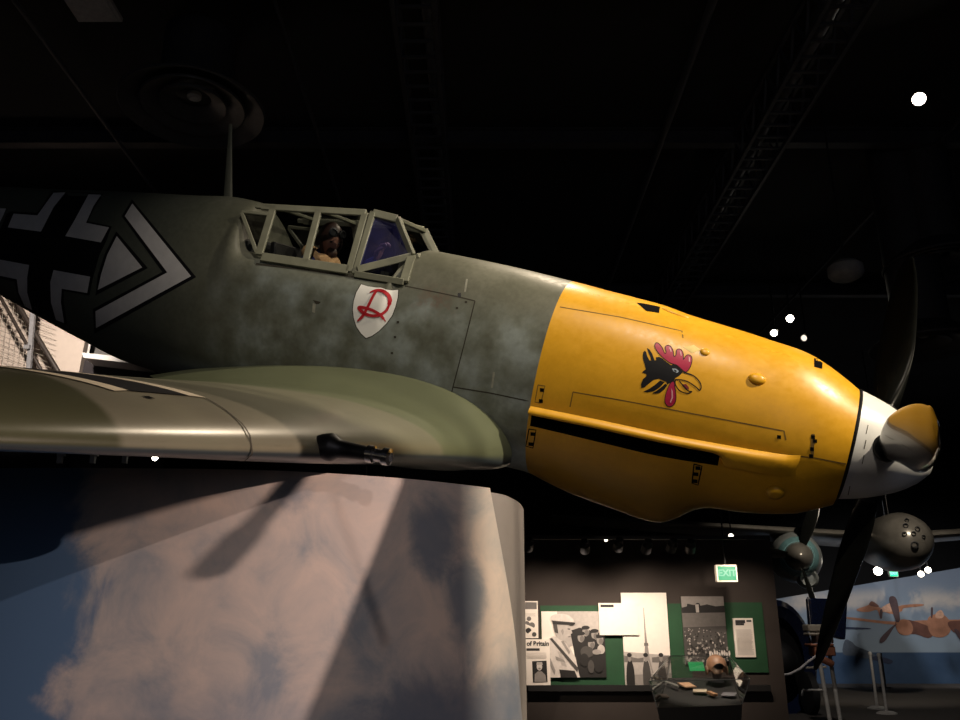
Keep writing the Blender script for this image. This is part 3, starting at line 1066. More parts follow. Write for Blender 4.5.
o_head = hd.build('head', M['skin'], parent=pilot)
ey = MB()
for sy in (-1, 1):
    ey = MB()
    ey.ellipsoid(HEAD + HR @ Vector((.074, .030*sy, .006)), (.010, .013, .008))
    ey.build('eye', plain('eye_dark', (.05, .04, .04), .2), parent=o_head)
he = MB()
rows = []
for i in range(14):
    a = math.radians(112)*i/13
    row = []
    for k in range(32):
        b = 2*PI*k/32
        aa = a*(1 - .42*max(0, math.cos(b))**1.5)
        row.append(HEAD + HR @ Vector((.099*math.sin(aa)*math.cos(b)-.004, .082*math.sin(aa)*math.sin(b), .122*math.cos(aa))))
    rows.append(row)
he.grid(rows, 0, True)
for sy in (-1, 1):
    he.ellipsoid(HEAD + HR @ Vector((-.005, .080*sy, -.020)), (.030, .018, .036))
    he.bar(HEAD + HR @ Vector((.03, .076*sy, -.02)), HEAD + HR @ Vector((.050, .045*sy, -.095)), .022, .008)
o_hel = he.build('flying_helmet', M['leather'], parent=pilot)
gg = MB()
for sy in (-1, 1):
    gg.lathe([(0, .030), (.012, .030), (.014, .022), (.006, .02), (.006, 0)], HEAD + HR @ Vector((.070, .034*sy, .068)), HR @ Vector((.9, .25*sy, .35)), 18)
gg.bar(HEAD + HR @ Vector((.086, -.012, .072)), HEAD + HR @ Vector((.086, .012, .072)), .012, .008)
gg.build('goggles', M['gunmetal'], parent=o_hel)
mk_ = MB()
mk_.lathe([(0, .036), (.02, .035), (.04, .026), (.048, .015), (.048, 0)], HEAD + HR @ Vector((.066, 0, -.058)), HR @ Vector((1, 0, -.35)), 20)
mk_.build('oxygen_mask', plain('mask_brown', (.085, .05, .038), .5), parent=pilot)
cl = MB()
rows = []
for i in range(33):
    t = 2*PI*i/32
    c = Vector((.075+.088*math.cos(t), -.02+.120*math.sin(t), .298 - .025*math.cos(t) + .006*math.sin(7*t)))
    d = Vector((math.cos(t), math.sin(t), 0))
    rows.append([c + d*math.cos(2*PI*k/12)*.042 + Vector((0, 0, math.sin(2*PI*k/12)*.046)) for k in range(12)])
cl.grid(rows, 0, True)
cl.build('fleece_collar', M['fleece'], parent=pilot)
# hands with fingers closed on the control grip and the sill
def hand(wrist, fwd, up, side, name='hand'):
    """palm, four curled fingers and a thumb leaving the side of the palm"""
    f = Vector(fwd).normalized(); u = Vector(up); u = (u-f*u.dot(f)).normalized(); s = f.cross(u)*side
    mb = MB(); w = Vector(wrist)
    mb.ellipsoid(w+f*.045, (.05, .042, .016), Matrix((f, s, u)).transposed(), 16, 10)
    for j, (off, ln) in enumerate(((-.030, .062), (-.010, .074), (.010, .070), (.029, .054))):
        b = w+f*.085+s*off
        k1 = b+f*ln*.42-u*.006; k2 = k1+f*ln*.25-u*ln*.30; k3 = k2-f*ln*.10-u*ln*.28
        mb.tube([b-f*.02, b, k1, k2, k3], [.0095, .0095, .0088, .008, .0062], 10)
    b = w+f*.035-s*.036
    mb.tube([b, b+f*.026-s*.018-u*.006, b+f*.052-s*.016-u*.018, b+f*.066-s*.004-u*.026], [.011, .0108, .0095, .0075], 10)
    return mb
for sy, wr_ in ((-1, (.55, -.152, .35)), (1, (.46, .082, .185))):
    hand(wr_, (.8, .1*sy*-1, .35) if sy > 0 else (.30, -.05, .9), (0, 0, 1) if sy > 0 else (-1, 0, .2), sy).build('hand', M['skin'], parent=pilot, merge=0, recalc=True)

# ------------------------------------------------------------------ CLOUD PLINTH
HP = 2.15
CTRL = [(-2.2, 8.2), (-3.6, 6.9), (-3.9, 5.2), (-3.45, 4.0), (-2.75, 3.60), (-2.03, 3.51), (-1.44, 3.51), (-.88, 3.56), (-.36, 3.75), (.05, 4.03), (.16, 4.22), (.225, 4.50), (.235, 4.85), (.12, 5.6), (-.3, 6.8), (-1.1, 7.9)]
def smooth_closed(P, k=10):
    return smoothpoly(P, k)
CURVE = smooth_closed(CTRL)
NC = len(CURVE)
def cnorm(i):
    d = (CURVE[(i+1) % NC]-CURVE[i-1]).normalized()
    return Vector((d.y, -d.x))
def cloud_mat():
    m, nt, b = nodes_of('printed_cloud_sky')
    (x, y, z), v = xyz(nt)
    n1 = noise(nt, 1.5, 7, .55, v, .35)
    n2 = noise(nt, 3.6, 8, .62, v, .5)
    n3 = noise(nt, .9, 3, .5, v)
    nn = math_n(nt, 'ADD', math_n(nt, 'MULTIPLY', math_n(nt, 'SUBTRACT', n1, .5), 1.0), math_n(nt, 'MULTIPLY', math_n(nt, 'SUBTRACT', n2, .5), .55))
    # deep blue sky to the left of the cumulus
    e = math_n(nt, 'ADD', x, math_n(nt, 'MULTIPLY', nn, .62))
    left = smooth(nt, e, -1.56, -1.70)
    cloud = ramp(nt, math_n(nt, 'ADD', n2, math_n(nt, 'MULTIPLY', math_n(nt, 'SUBTRACT', n3, .5), .8)), [(.28, (.33, .36, .41)), (.48, (.58, .52, .50)), (.72, (.78, .64, .57))])
    # grey-blue haze low down, blue breaks in the cloud
    low = smooth(nt, math_n(nt, 'ADD', z, math_n(nt, 'MULTIPLY', nn, .8)), 1.55, .85)
    c = mixc(nt, math_n(nt, 'MULTIPLY', low, .72), cloud, (.20, .25, .35))
    def blob(cx, cz, rx, rz, amt, c, col=(.14, .20, .28)):
        dx = math_n(nt, 'DIVIDE', math_n(nt, 'SUBTRACT', x, cx), rx)
        dz = math_n(nt, 'DIVIDE', math_n(nt, 'SUBTRACT', z, cz), rz)
        r = math_n(nt, 'ADD', math_n(nt, 'ADD', math_n(nt, 'MULTIPLY', dx, dx), math_n(nt, 'MULTIPLY', dz, dz)), math_n(nt, 'MULTIPLY', nn, 3.6))
        return mixc(nt, math_n(nt, 'MULTIPLY', smooth(nt, r, 1.3, .0), amt), c, col)
    c = blob(-.20, 1.90, .12, .20, .8, c)
    c = blob(-.05, 1.62, .10, .30, .7, c)
    c = blob(-.80, 2.08, .10, .12, .7, c)
    c = blob(-.16, 1.10, .45, .25, .6, c, (.13, .16, .23))
    c = mixc(nt, left, c, ramp(nt, z, [(.3, (.15, .27, .44)), (1, (.10, .19, .35))]))
    nt.links.new(c, b.inputs['Base Color'])
    setp(b, rough=.55, spec=.3)
    return m
M['cloud'] = cloud_mat()
M['plinth'] = plain('plinth_grey_pink', (.30, .265, .26), .6, var=.12, scale=2)
plinth = empty('display_plinth', (-1.6, 5.5, 0), 'tall curved display plinth clad in a printed cloud picture, under the fighter', 'plinth')
PO = Vector((-1.6, 5.5, 0))
core = MB()
zs = srange(0, HP-.012, .12)
core.grid([[(p.x, p.y, z) for p in CURVE] for z in zs], 0, True)
core.poly([(p.x, p.y, zs[-1]) for p in CURVE]); core.poly([(p.x, p.y, 0) for p in CURVE])
o_core = core.build('plinth_wall', M['plinth'], parent=plinth, loc=-PO, angle=50)
# cloud panel with a slanting right-hand edge, standing 3 cm off the wall
def arc_index(px, z):
    best = None
    for i in range(NC):
        p = CURVE[i] + cnorm(i)*.035
        w = RXP.transposed() @ (Vector((p.x, p.y, z))-EYE)
        if w.y <= 0 or p.y > 5: continue
        q = 480+F_PX*w.x/w.y
        if p.x > -1.5 and (best is None or abs(q-px) < best[0]): best = (abs(q-px), i)
    return best[1]
i0 = 8
iT = arc_index(490, HP)
LEN = [0]
for i in range(1, NC): LEN.append(LEN[-1]+(CURVE[i]-CURVE[i-1]).length)
def at_len(L):
    for i in range(NC-1):
        if LEN[i] <= L <= LEN[i+1]:
            t = (L-LEN[i])/(LEN[i+1]-LEN[i]); return CURVE[i].lerp(CURVE[i+1], t), cnorm(i).lerp(cnorm(i+1), t)
    return CURVE[-1], cnorm(NC-1)
def skin_panel(off):
    rows = []
    for z in srange(.02, HP, .09):
        L1 = LEN[iT] + (HP-z)*.245
        row = []
        for k in range(101):
            p, n = at_len(LEN[i0]+(L1-LEN[i0])*k/100)
            q = p + n*off
            row.append(Vector((q.x, q.y, z)))
        rows.append(row)
    return rows
pan = MB()
A = skin_panel(.040); B = skin_panel(.012)
pan.grid(A); pan.grid(B)
for r0, r1 in ((A[0], B[0]), (A[-1], B[-1])): pan.grid([r0, r1], 1)
pan.grid([[r[-1] for r in A], [r[-1] for r in B]], 1); pan.grid([[r[0] for r in A], [r[0] for r in B]], 1)
o_pan = pan.build('cloud_panel', [M['cloud'], M['plinth']], parent=plinth, loc=-PO)
tag(o_pan, 'printed picture of pink cumulus and blue sky with slanting edge')
post = MB()
bel = to_world((-3.4, 0, -.60))
post.tube([(bel.x, bel.y, HP-.02), (bel.x, bel.y, bel.z+.02)], .06, 20)
post.lathe([(0, 0), (0, .18), (.02, .18), (.02, 0)], (bel.x, bel.y, HP-.014), (0, 0, 1), 28)
post.build('support_post', M['dark'], parent=plinth, loc=-PO)

# ------------------------------------------------------------------ ROOM SHELL
carpet = plain('dark_carpet', (.055, .048, .044), .95, var=.3, scale=60)
ceil_m = plain('black_ceiling', (.018, .018, .021), .9, var=.3, scale=.6)
wall_m = plain('brown_black_wall', (.040, .031, .026), .8, var=.2, scale=1.2)
blackwall = plain('black_wall', (.010, .010, .011), .9, var=.2, scale=1)
CEIL = 8.0
def struct(name, mb, mats, **kw):
    o = thing(name, mb, mats, None, None, **kw)
    o['kind'] = 'structure'
    return o
mb = MB(); mb.quad((-22, -6, 0), (26, -6, 0), (26, 34, 0), (-22, 34, 0)); struct('floor', mb, carpet, smooth_=False)
mb = MB(); mb.quad((-22, -6, CEIL+.6), (26, -6, CEIL+.6), (26, 34, CEIL+.6), (-22, 34, CEIL+.6)); struct('ceiling', mb, ceil_m, smooth_=False)
mb = MB(); mb.box((2, 34, 4.3), (48, .2, 8.6)); struct('wall_back', mb, blackwall, smooth_=False)
mb = MB(); mb.box((-22, 14, 4.3), (.2, 40, 8.6)); struct('wall_left', mb, blackwall, smooth_=False)
mb = MB(); mb.box((26, 14, 4.3), (.2, 40, 8.6)); struct('wall_right', mb, blackwall, smooth_=False)
# exhibit partition that carries the photographs
YW = 13.0
pr = at(781, 640, YW)
mb = MB(); mb.box(((-4+pr.x)/2, YW+.16, 1.45), (pr.x+4, .3, 2.9)); struct('wall_exhibit', mb, wall_m, smooth_=False)

# ------------------------------------------------------------------ POSTERS ON THE WALL
paper = plain('print_white', (.88, .82, .74), .6, var=.03)
greenp = plain('green_board', (.009, .062, .022), .7, var=.15, scale=3)
grey = lambda k: plain('print_grey', (k, k*.93, k*.86), .6, var=.10, scale=20)
G = [grey(k) for k in (.012, .06, .15, .28, .45, .62)]
PM = [paper] + G + [plain('ink', (.03, .03, .03), .7)]
def sheet(name, px_quad, Y, thick, label, cat, draw=None, mats=PM, base=0, group=None):
    """flat board on the wall: px_quad = left, top, right, bottom as seen"""
    l, t, r, b_ = px_quad
    p = at((l+r)/2, (t+b_)/2, Y)
    w = (at(r, (t+b_)/2, Y)-at(l, (t+b_)/2, Y)).x; h = (at((l+r)/2, t, Y)-at((l+r)/2, b_, Y)).z
    mb = MB()
    mb.box((0, 0, 0), (w, thick, h), base)
    lay = [0]
    def pg(pts, mi):
        lay[0] += 1
        y = -thick/2-.0012-.0006*lay[0]
        r_ = delaunay_2d_cdt([Vector(q) for q in pts], [(i, (i+1) % len(pts)) for i in range(len(pts))], [list(range(len(pts)))], 1, 1e-6)
        ids = [mb.vert(((q.x-.5)*w, y, (.5-q.y)*h)) for q in r_[0]]
        for f in r_[2]: mb.face([ids[i] for i in f], mi)
    if draw: draw(pg)
    mb.v = [(v[0], v[1], v[2]+h/2) for v in mb.v]
    o = mb.build(name, mats, loc=(p.x, Y, p.z-h/2), smooth_=False, merge=0, recalc=False)
    return tag(o, label, cat, group), w, h
def text_mesh(body, size, mat, parent, loc, rot=(PI/2, 0, 0), name='lettering', ext=.002, bold=0.0, align='CENTER'):
    cu = bpy.data.curves.new(name, 'FONT'); cu.body = body; cu.size = size; cu.extrude = ext; cu.offset = bold
    cu.align_x = align; cu.align_y = 'CENTER'
    t = bpy.data.objects.new(name+'_src', cu); COL.objects.link(t)
    dg = bpy.context.evaluated_depsgraph_get(); dg.update()
    me = bpy.data.meshes.new_from_object(t.evaluated_get(dg))
    bpy.data.objects.remove(t); bpy.data.curves.remove(cu)
    me.name = name; me.materials.clear(); me.materials.append(mat)
    o = bpy.data.objects.new(name, me); COL.objects.link(o); o.parent = parent; o.location = loc; o.rotation_euler = rot
    return o
def ell(cx, cy, rx, ry, n=16, a0=0, a1=2*PI): return [(cx+rx*math.cos(a0+(a1-a0)*i/n), cy+ry*math.sin(a0+(a1-a0)*i/n)) for i in range(n)]
def lines(pg, x0, x1, y0, y1, n, mi=5, hgt=.35, ragged=True):
    for i in range(n):
        y = y0+(y1-y0)*i/max(1, n-1); h = (y1-y0)/max(1, n)*hgt
        xe = x1-(random.random()*.12*(x1-x0) if ragged else 0)
        pg([(x0, y), (xe, y), (xe, y+h), (x0, y+h)], mi)
YB = YW+.004
sheet('green_backboard', (541, 605, 627, 686), YB-.015, .03, 'wide green backing board behind the photograph of uniformed men', 'display board', mats=[greenp])
sheet('green_backboard', (628, 603, 690, 684), YB-.015, .03, 'green backing board behind the tower photograph and crowd photograph', 'display board', mats=[greenp])
sheet('green_backboard', (724, 602, 765, 672), YB-.015, .03, 'green backing board behind the narrow text panel at right', 'display board', mats=[greenp])
mb = MB()
q0 = at(528, 686, YW-.12); q1 = at(770, 678, YW-.12)
mb.box(((q0.x+q1.x)/2, YW-.06, q0.z-.03), (q1.x-q0.x, .12, .08)); struct('trim_1', mb, plain('black_ledge', (.006, .006, .006), .7), smooth_=False)

def d_men(pg):
    pg([(0, 0), (1, 0), (1, .45), (0, .6)], 5)
    pg([(0, 0), (.25, 0), (.25, .5), (0, .55)], 0)
    pg([(.45, .30), (.60, .25), (1, .35), (1, 1), (.55, 1), (.5, .6)], 1)
    # crowd at the right, dark tunics and caps
    for fx, fy in ((.70, .31), (.84, .36), (.92, .44), (.62, .40), (.78, .50)):
        pg(ell(fx, fy, .055, .075), 4); pg(ell(fx+.015, fy+.02, .035, .045), 3); pg(ell(fx, fy-.06, .065, .03), 1); pg([(fx-.05, fy-.045), (fx+.02, fy-.045), (fx+.02, fy-.03), (fx-.065, fy-.028)], 0 if False else 1)
    for cx, cy, rx, ry, mi in ((.70, .62, .10, .09, 2), (.72, .62, .10, .08, 2), (.93, .58, .06, .07, 5), (.86, .62, .07, .04, 4), (.66, .74, .07, .10, 1), (.88, .80, .08, .13, 1), (.76, .84, .05, .10, 2)):
        pg(ell(cx, cy, rx, ry), mi)
    # officer in a pale tunic seen from the side
    pg([(.05, .45), (.18, .38), (.30, .42), (.42, .52), (.52, .70), (.58, 1), (.02, 1), (0, .62)], 6)
    pg(smoothpoly([(.22, .20), (.32, .17), (.42, .20), (.455, .27), (.485, .33), (.455, .35), (.45, .41), (.40, .455), (.32, .45), (.24, .40), (.20, .30)]), 5)
    pg([(.30, .30), (.33, .27), (.355, .31), (.33, .37)], 4); pg([(.41, .26), (.45, .265), (.45, .285), (.41, .28)], 2); pg([(.41, .385), (.455, .38), (.45, .395), (.42, .40)], 3)
    pg([(.36, .44), (.44, .43), (.46, .52), (.42, .56)], 5); pg([(.30, .46), (.34, .45), (.44, .62), (.42, .66)], 4); pg([(.24, .60), (.30, .64), (.38, .84), (.30, .82)], 5); pg([(.20, .68), (.34, .74), (.36, .78), (.22, .74)], 4)
    pg(smoothpoly([(.14, .10), (.22, .045), (.40, .05), (.50, .12), (.49, .18), (.34, .165), (.20, .19)]), 6)
    pg(smoothpoly([(.40, .165), (.53, .175), (.50, .21), (.40, .20)]), 1)
    pg([(.16, .14), (.48, .17), (.50, .21), (.18, .20)], 1)
    pg([(.18, .20), (.24, .19), (.26, .34), (.20, .32)], 2)
    pg([(.12, .42), (.16, .41), (.56, .86), (.54, .92)], 2)
    pg([(.26, .88), (.50, .90), (.54, 1), (.28, 1)], 1)
    pg([(.02, .60), (.06, .56), (.20, .90), (.18, .96)], 4)
sheet('wall_photograph', (542, 611, 605, 677), YB-.049, .03, 'square monochrome photograph of a pale-coated officer facing a group of men', 'photograph', d_men)
def d_tower(pg):
    pg([(0, .62), (1, .66), (1, .80), (0, .80)], 5)
    pg([(0, .74), (1, .76), (1, 1), (0, 1)], 5)
    pg([(.02, .86), (1, .84), (1, 1), (.02, 1)], 4)
    pg([(0, .66), (.3, .69), (.42, .68), (.42, .73), (0, .73)], 3); pg([(.6, .68), (1, .66), (1, .74), (.6, .73)], 3)
    # slender lattice tower
    pg([(.475, .16), (.485, .16), (.50, .40), (.52, .54), (.56, .72), (.62, .84), (.585, .84), (.53, .72), (.49, .70), (.45, .84), (.415, .84), (.44, .70), (.465, .54), (.47, .40)], 4)
    pg([(.45, .53), (.535, .53), (.54, .56), (.445, .56)], 3)
    for cx, mi in ((.12, 1), (.47, 2), (.80, 2)):
        pg(smoothpoly([(cx-.07, 1), (cx-.085, .84), (cx-.05, .73), (cx, .705), (cx+.05, .73), (cx+.085, .84), (cx+.07, 1)]), mi)
        pg(ell(cx-.005, .685, .036, .042), 4)
        pg(ell(cx-.005, .655, .052, .022), 1)
sheet('wall_photograph', (623, 592, 669, 688), YB-.049, .03, 'tall bright photograph of a lattice tower with three men in front', 'photograph', d_tower)
def d_crowd(pg):
    pg([(0, 0), (1, 0), (1, .16), (0, .18)], 4)
    pg([(0, .17), (.12, .15), (.14, .11), (.30, .13), (.36, .10), (.42, .10), (.44, .14), (.6, .12), (.8, .15), (1, .14), (1, .26), (0, .27)], 1)
    pg([(.32, .12), (.40, .12), (.40, .24), (.33, .24)], 5)
    pg([(0, .25), (1, .24), (1, .46), (0, .48)], 3)
    pg([(0, .46), (1, .44), (1, 1), (0, 1)], 2)
    rnd = random.Random(3)
    for i in range(230):
        y = .47+.50*rnd.random()**.8; k = .008+.028*(y-.45)
        pg(ell(rnd.random()*.96+.02, y, k*1.3, k, 7), rnd.choice((1, 1, 2, 4, 5)))
    for i in range(9):
        pg(ell(.52+.055*i, .84+.02*math.sin(i*2), .022, .04, 8), 6)
sheet('wall_photograph', (683, 596, 726, 664), YB-.049, .03, 'dark photograph of a dense crowd before distant buildings', 'photograph', d_crowd, base=3)
def d_textA(pg):
    lines(pg, .05, .40, .05, .09, 1, 7, 2)
o, w, h = sheet('text_panel', (599, 603, 638, 635), YB-.083, .03, 'bright square caption panel overlapping the tower photograph', 'caption panel', d_textA)
def d_textB(pg):
    lines(pg, .12, .62, .05, .085, 1, 7, 2.4); lines(pg, .68, .95, .05, .07, 1, 7, 2.4); lines(pg, .12, .55, .135, .155, 1, 7, 2.6)
    lines(pg, .10, .92, .30, .92, 22, 5, .35)
sheet('text_panel', (734, 618, 754, 657), YB-.049, .03, 'narrow pale caption panel on the right-hand green board', 'caption panel', d_textB)
def d_strip(pg):
    pg([(0, .03), (.92, .03), (.92, .22), (0, .22)], 3)
    lines(pg, .05, .85, .34, .40, 3, 5, .4)
    for cx, cy, r in ((.35, .48, .16), (.2, .62, .2), (.55, .66, .22), (.3, .80, .2), (.7, .9, .16)): pg(ell(cx, cy, r, r*.38), random.choice((1, 2, 3)))
    pg([(.1, .62), (.8, .74), (.78, .79), (.08, .68)], 0); pg([(.2, .90), (.8, .70), (.84, .74), (.26, .96)], 0)
sheet('text_panel', (524, 601, 538, 638), YB-.015, .03, 'narrow illustrated panel partly hidden behind the plinth, above the portrait panel', 'caption panel', d_strip)
def d_port(pg):
    lines(pg, .06, .60, .20, .235, 1, 7, 1.6)
    lines(pg, .06, .92, .30, .42, 6, 5, .35)
    pg([(.28, .48), (.86, .47), (.88, .93), (.30, .94)], 1)
    pg([(.36, .93), (.38, .76), (.50, .70), (.66, .70), (.80, .78), (.84, .93)], 4)
    pg(ell(.57, .60, .11, .085), 6); pg([(.45, .56), (.47, .50), (.68, .50), (.70, .56)], 5)
    pg(ell(.57, .64, .05, .02), 4)
o, w, h = sheet('text_panel', (525, 639, 550, 685), YB-.083, .03, 'pale panel with a small portrait, lowest beside the plinth edge', 'caption panel', d_port)
text_mesh('of Britain', .088, PM[7], o, (.01, -.018, h*.90), bold=.003)

# ------------------------------------------------------------------ EXIT SIGNS
def exit_sign(px, py, Y, w, h, label, es, hang):
    p = at(px, py, Y)
    e = empty('exit_sign', (p.x, p.y, p.z-h/2), label, 'exit sign')
    mb = MB(); mb.box((0, 0, h/2), (w, .10, h))
    mb.build('housing', plain('sign_housing', (.62, .58, .50), .5), parent=e, bevel=.008)
    f = MB(); f.box((0, -.052, h/2), (w*.86, .012, h*.80))
    fo = f.build('sign_face', emitter('green_glow', (.02, .85, .36), es), parent=e)
    text_mesh('EXIT', h*.52, emitter('pale_green_glow', (.30, 1, .62), es*1.15), e, (0, -.060, h/2), bold=.004)
    r = MB(); r.tube([(0, 0, h), (0, 0, h+hang)], .012, 8); r.build('hanger', M['dark'], parent=e)
    return e
exit_sign(726, 573.5, 12.0, .29, .235, 'lit green exit sign hanging in front of the exhibit wall', .62, .8)
exit_sign(893, 573.5, 25.0, .26, .20, 'small distant green exit sign hanging above the painted mural', 1.6, 2.0)

# ------------------------------------------------------------------ DISPLAY CASE
YC = 10.9
cl_, cr_ = at(648, 668, YC), at(750, 672, YC)
cx = (cl_.x+cr_.x)/2; W = cr_.x-cl_.x; zt = at(700, 664, YC).z; zb = at(700, 705, YC).z
case = empty('display_case', (cx, YC, 0), 'clear acrylic display case on a dark base before the exhibit wall', 'display case')
acr = glass('acrylic', (.93, .95, .95), .03)
edge = plain('acrylic_edge', (.32, .33, .33), .3, var=.05)
YF, YR = -.62, .55
def rim(px, py, dy): p = at(px, py, YC+dy); return Vector((p.x-cx, dy, p.z))
t0 = [rim(649, 681, YF), rim(750, 679, YF), rim(729, 656, YR), rim(670, 656, YR)]
b0 = [rim(657, 707, YF+.06), rim(742, 704, YF+.06), rim(731, 676, YR-.05), rim(668, 677, YR-.05)]
zb = (b0[0].z+b0[1].z)/2
mb = MB()
base_low = [Vector((p.x*.8, p.y*.8, 0)) for p in b0]; base_top = [p*1.0+Vector((0, 0, -.012)) for p in b0]
for i in range(4): mb.quad(base_low[i], base_low[(i+1) % 4], base_top[(i+1) % 4], base_top[i])
mb.poly(base_top); mb.poly(base_low)
mb.build('case_base', plain('case_black', (.02, .018, .017), .6), parent=case, smooth_=False)
mb = MB()
for i in range(4): mb.quad(b0[i], b0[(i+1) % 4], t0[(i+1) % 4], t0[i])
mb.quad(*t0)
mb.build('case_cover', acr, parent=case, smooth_=False)
ed = MB()
for i in range(4):
    ed.tube([b0[i], t0[i]], .006, 6); ed.tube([t0[i], t0[(i+1) % 4]], .005, 6)
ed.build('case_edges', edge, parent=case)
DN = (b0[1]-b0[0]).cross(b0[3]-b0[0]).normalized()
CO = Vector((cx, YC, 0))
TILT = math.atan2(-DN.y, DN.z)
def on_deck(px, py, dy=0):
    d = sight(px, py)
    return EYE + d*((b0[0]+CO-EYE).dot(DN)/d.dot(DN)) + Vector((0, 0, .012))
# flying helmet on a stand
hb = on_deck(718, 685)+Vector((0, 0, .02))
hm = empty('leather_helmet', hb, 'brown leather flying helmet standing inside the display case', 'helmet')
mb = MB()
rows = []
for i in range(13):
    a = math.radians(125)*i/12
    row = []
    for k in range(28):
        b = 2*PI*k/28; aa = a*(1-.40*max(0, -math.sin(b))**2)
        row.append((.125*math.sin(aa)*math.cos(b), .14*math.sin(aa)*math.sin(b), .19+.135*math.cos(aa)))
    rows.append(row)
mb.grid(rows, 0, True)
mb.ellipsoid((-.122, 0, .14), (.02, .05, .06)); mb.ellipsoid((.122, 0, .14), (.02, .05, .06))
mb.build('helmet_shell', plain('helmet_brown', (.24, .13, .075), .5), parent=hm)
mb = MB(); mb.lathe([(0, .09), (.02, .09), (.03, .05), (.09, .06), (.20, .088), (.27, .07), (.29, 0)], (0, .02, 0), (0, 0, 1), 24); mb.build('head_form', M['dark'], parent=hm)
# pennant, dagger, papers, medal boxes
def flat(name, pts, z, col, label, cat, th=.02, dy=.1):
    P = [on_deck(px, py, dy) for px, py in pts]
    c = sum(P, Vector())/len(P)
    mb = MB()
    mb.poly([p-c+Vector((0, 0, th)) for p in P]); mb.poly([p-c for p in P][::-1])
    for i in range(len(P)): mb.quad(P[i]-c, P[(i+1) % len(P)]-c, P[(i+1) % len(P)]-c+Vector((0, 0, th)), P[i]-c+Vector((0, 0, th)))
    return mb, c
def slab(name, c, size, rz, tilt, mat, label, cat):
    mb = MB(); mb.box((0, 0, size[2]/2), size)
    o = mb.build(name, mat, loc=c, bevel=.004); o.rotation_euler = (tilt if tilt else TILT, 0, rz)
    return tag(o, label, cat)
slab('green_card', on_deck(698, 676)+Vector((0, 0, .05)), (.20, .015, .12), .15, -.5, emitter('glowing_green_card', (.02, .30, .08), .9), 'bright green card propped behind the helmet in the case', 'card')  # card's brightness put in as emission
kn = empty('dagger', on_deck(673, 688)+Vector((0, 0, .015)), 'long pale dagger in its scabbard lying diagonally in the display case', 'dagger')
kn.rotation_euler = (Matrix.Rotation(TILT, 3, 'X') @ Matrix.Rotation(math.radians(-60), 3, 'Z')).to_euler()
mb = MB(); mb.lathe([(0, 0), (0, .012), (.30, .02), (.31, .016), (.31, 0)], (-.22, 0, .012), (1, 0, 0), 14); mb.build('scabbard', plain('scabbard_grey', (.42, .40, .36), .35, metal=.5), parent=kn)
mb = MB(); mb.lathe([(0, .03), (.012, .03), (.015, .014), (.10, .018), (.12, .024), (.13, 0)], (-.22, 0, .014), (-1, 0, 0), 14); mb.build('grip', plain('grip_cream', (.60, .50, .34), .4), parent=kn)
slab('folded_paper', on_deck(687, 687), (.17, .16, .02), .4, 0, plain('paper_tan', (.58, .34, .20), .7), 'tan folded paper beside the dagger in the display case', 'paper')
slab('service_book', on_deck(700, 693), (.16, .10, .02), -.3, 0, plain('book_buff', (.52, .42, .30), .7), 'buff booklet in front of the green card in the display case', 'book')
slab('small_box', on_deck(712, 696), (.07, .12, .03), .5, 0, plain('box_brown', (.46, .24, .12), .6), 'small reddish-brown box below the helmet in the display case', 'box')
slab('photo_card', on_deck(729, 696), (.16, .12, .012), -.5, 0, plain('card_grey', (.16, .15, .16), .6), 'dark grey card at the right end of the display case', 'card')
slab('notebook', on_deck(664, 698), (.10, .10, .02), .2, 0, plain('notebook_dark', (.12, .09, .07), .7), 'dark notebook at the left end of the display case', 'book')

# ------------------------------------------------------------------ TRACK LIGHTS AND LAMPS
can_m = plain('lamp_black', (.008, .008, .009), .5)
lampm = {}
def lamp_mat(col, es):
    k = (col, es)
    if k not in lampm: lampm[k] = emitter('lamp_glow', col, es)
    return lampm[k]
def spot_head(px, py, Y, r, L, aim, label, es=0, col=(1, .9, .74), stem=.5, group=None, name='track_spotlight', glow_r=.8):
    p = at(px, py, Y)
    e = empty(name, p, label, 'lamp', group)
    d = (Vector(aim)-p).normalized()
    mb = MB(); mb.lathe([(0, 0), (0, r*.7), (L*.35, r*.85), (L*.4, r), (L, r), (L, r*.86), (L*.8, r*.84), (L*.8, 0)], -d*L*.9, d, 22)
    mb.build('lamp_housing', can_m, parent=e)
    if es:
        g = MB(); g.lathe([(0, r*glow_r), (.012, r*glow_r*.7), (.016, 0)], d*(-L*.9+L*.86), d, 22); g.build('lens', lamp_mat(col, es), parent=e)
    s = MB(); s.tube([-d*L*.5, -d*L*.5+Vector((0, 0, stem))], r*.16+.004, 8); s.build('stem', can_m, parent=e)
    return e
tk = MB()
a, b = at(500, 538, 11.6), at(765, 538, 11.6)
tk.bar(a, b, .04, .04); thing('lighting_track', tk, can_m, 'black lighting track hanging across the top of the exhibit wall', 'track')
for px, py, lab in ((528, 548, 'black track spotlight nearest the plinth edge, over the exhibit wall'), (585, 550, 'black tilted track spotlight above the photograph of officers'), (618, 548, 'black track spotlight above the square caption panel'), (646, 550, 'black track spotlight above the tower photograph'), (671, 549, 'black track spotlight above the gap right of the tower photograph'), (690, 550, 'black track spotlight above the crowd photograph')):
    p = at(px, py, 11.6)
    spot_head(px, py, 11.6, .07, .20, (p.x-.25+.5*random.random(), YW, 1.5), lab, stem=.045)
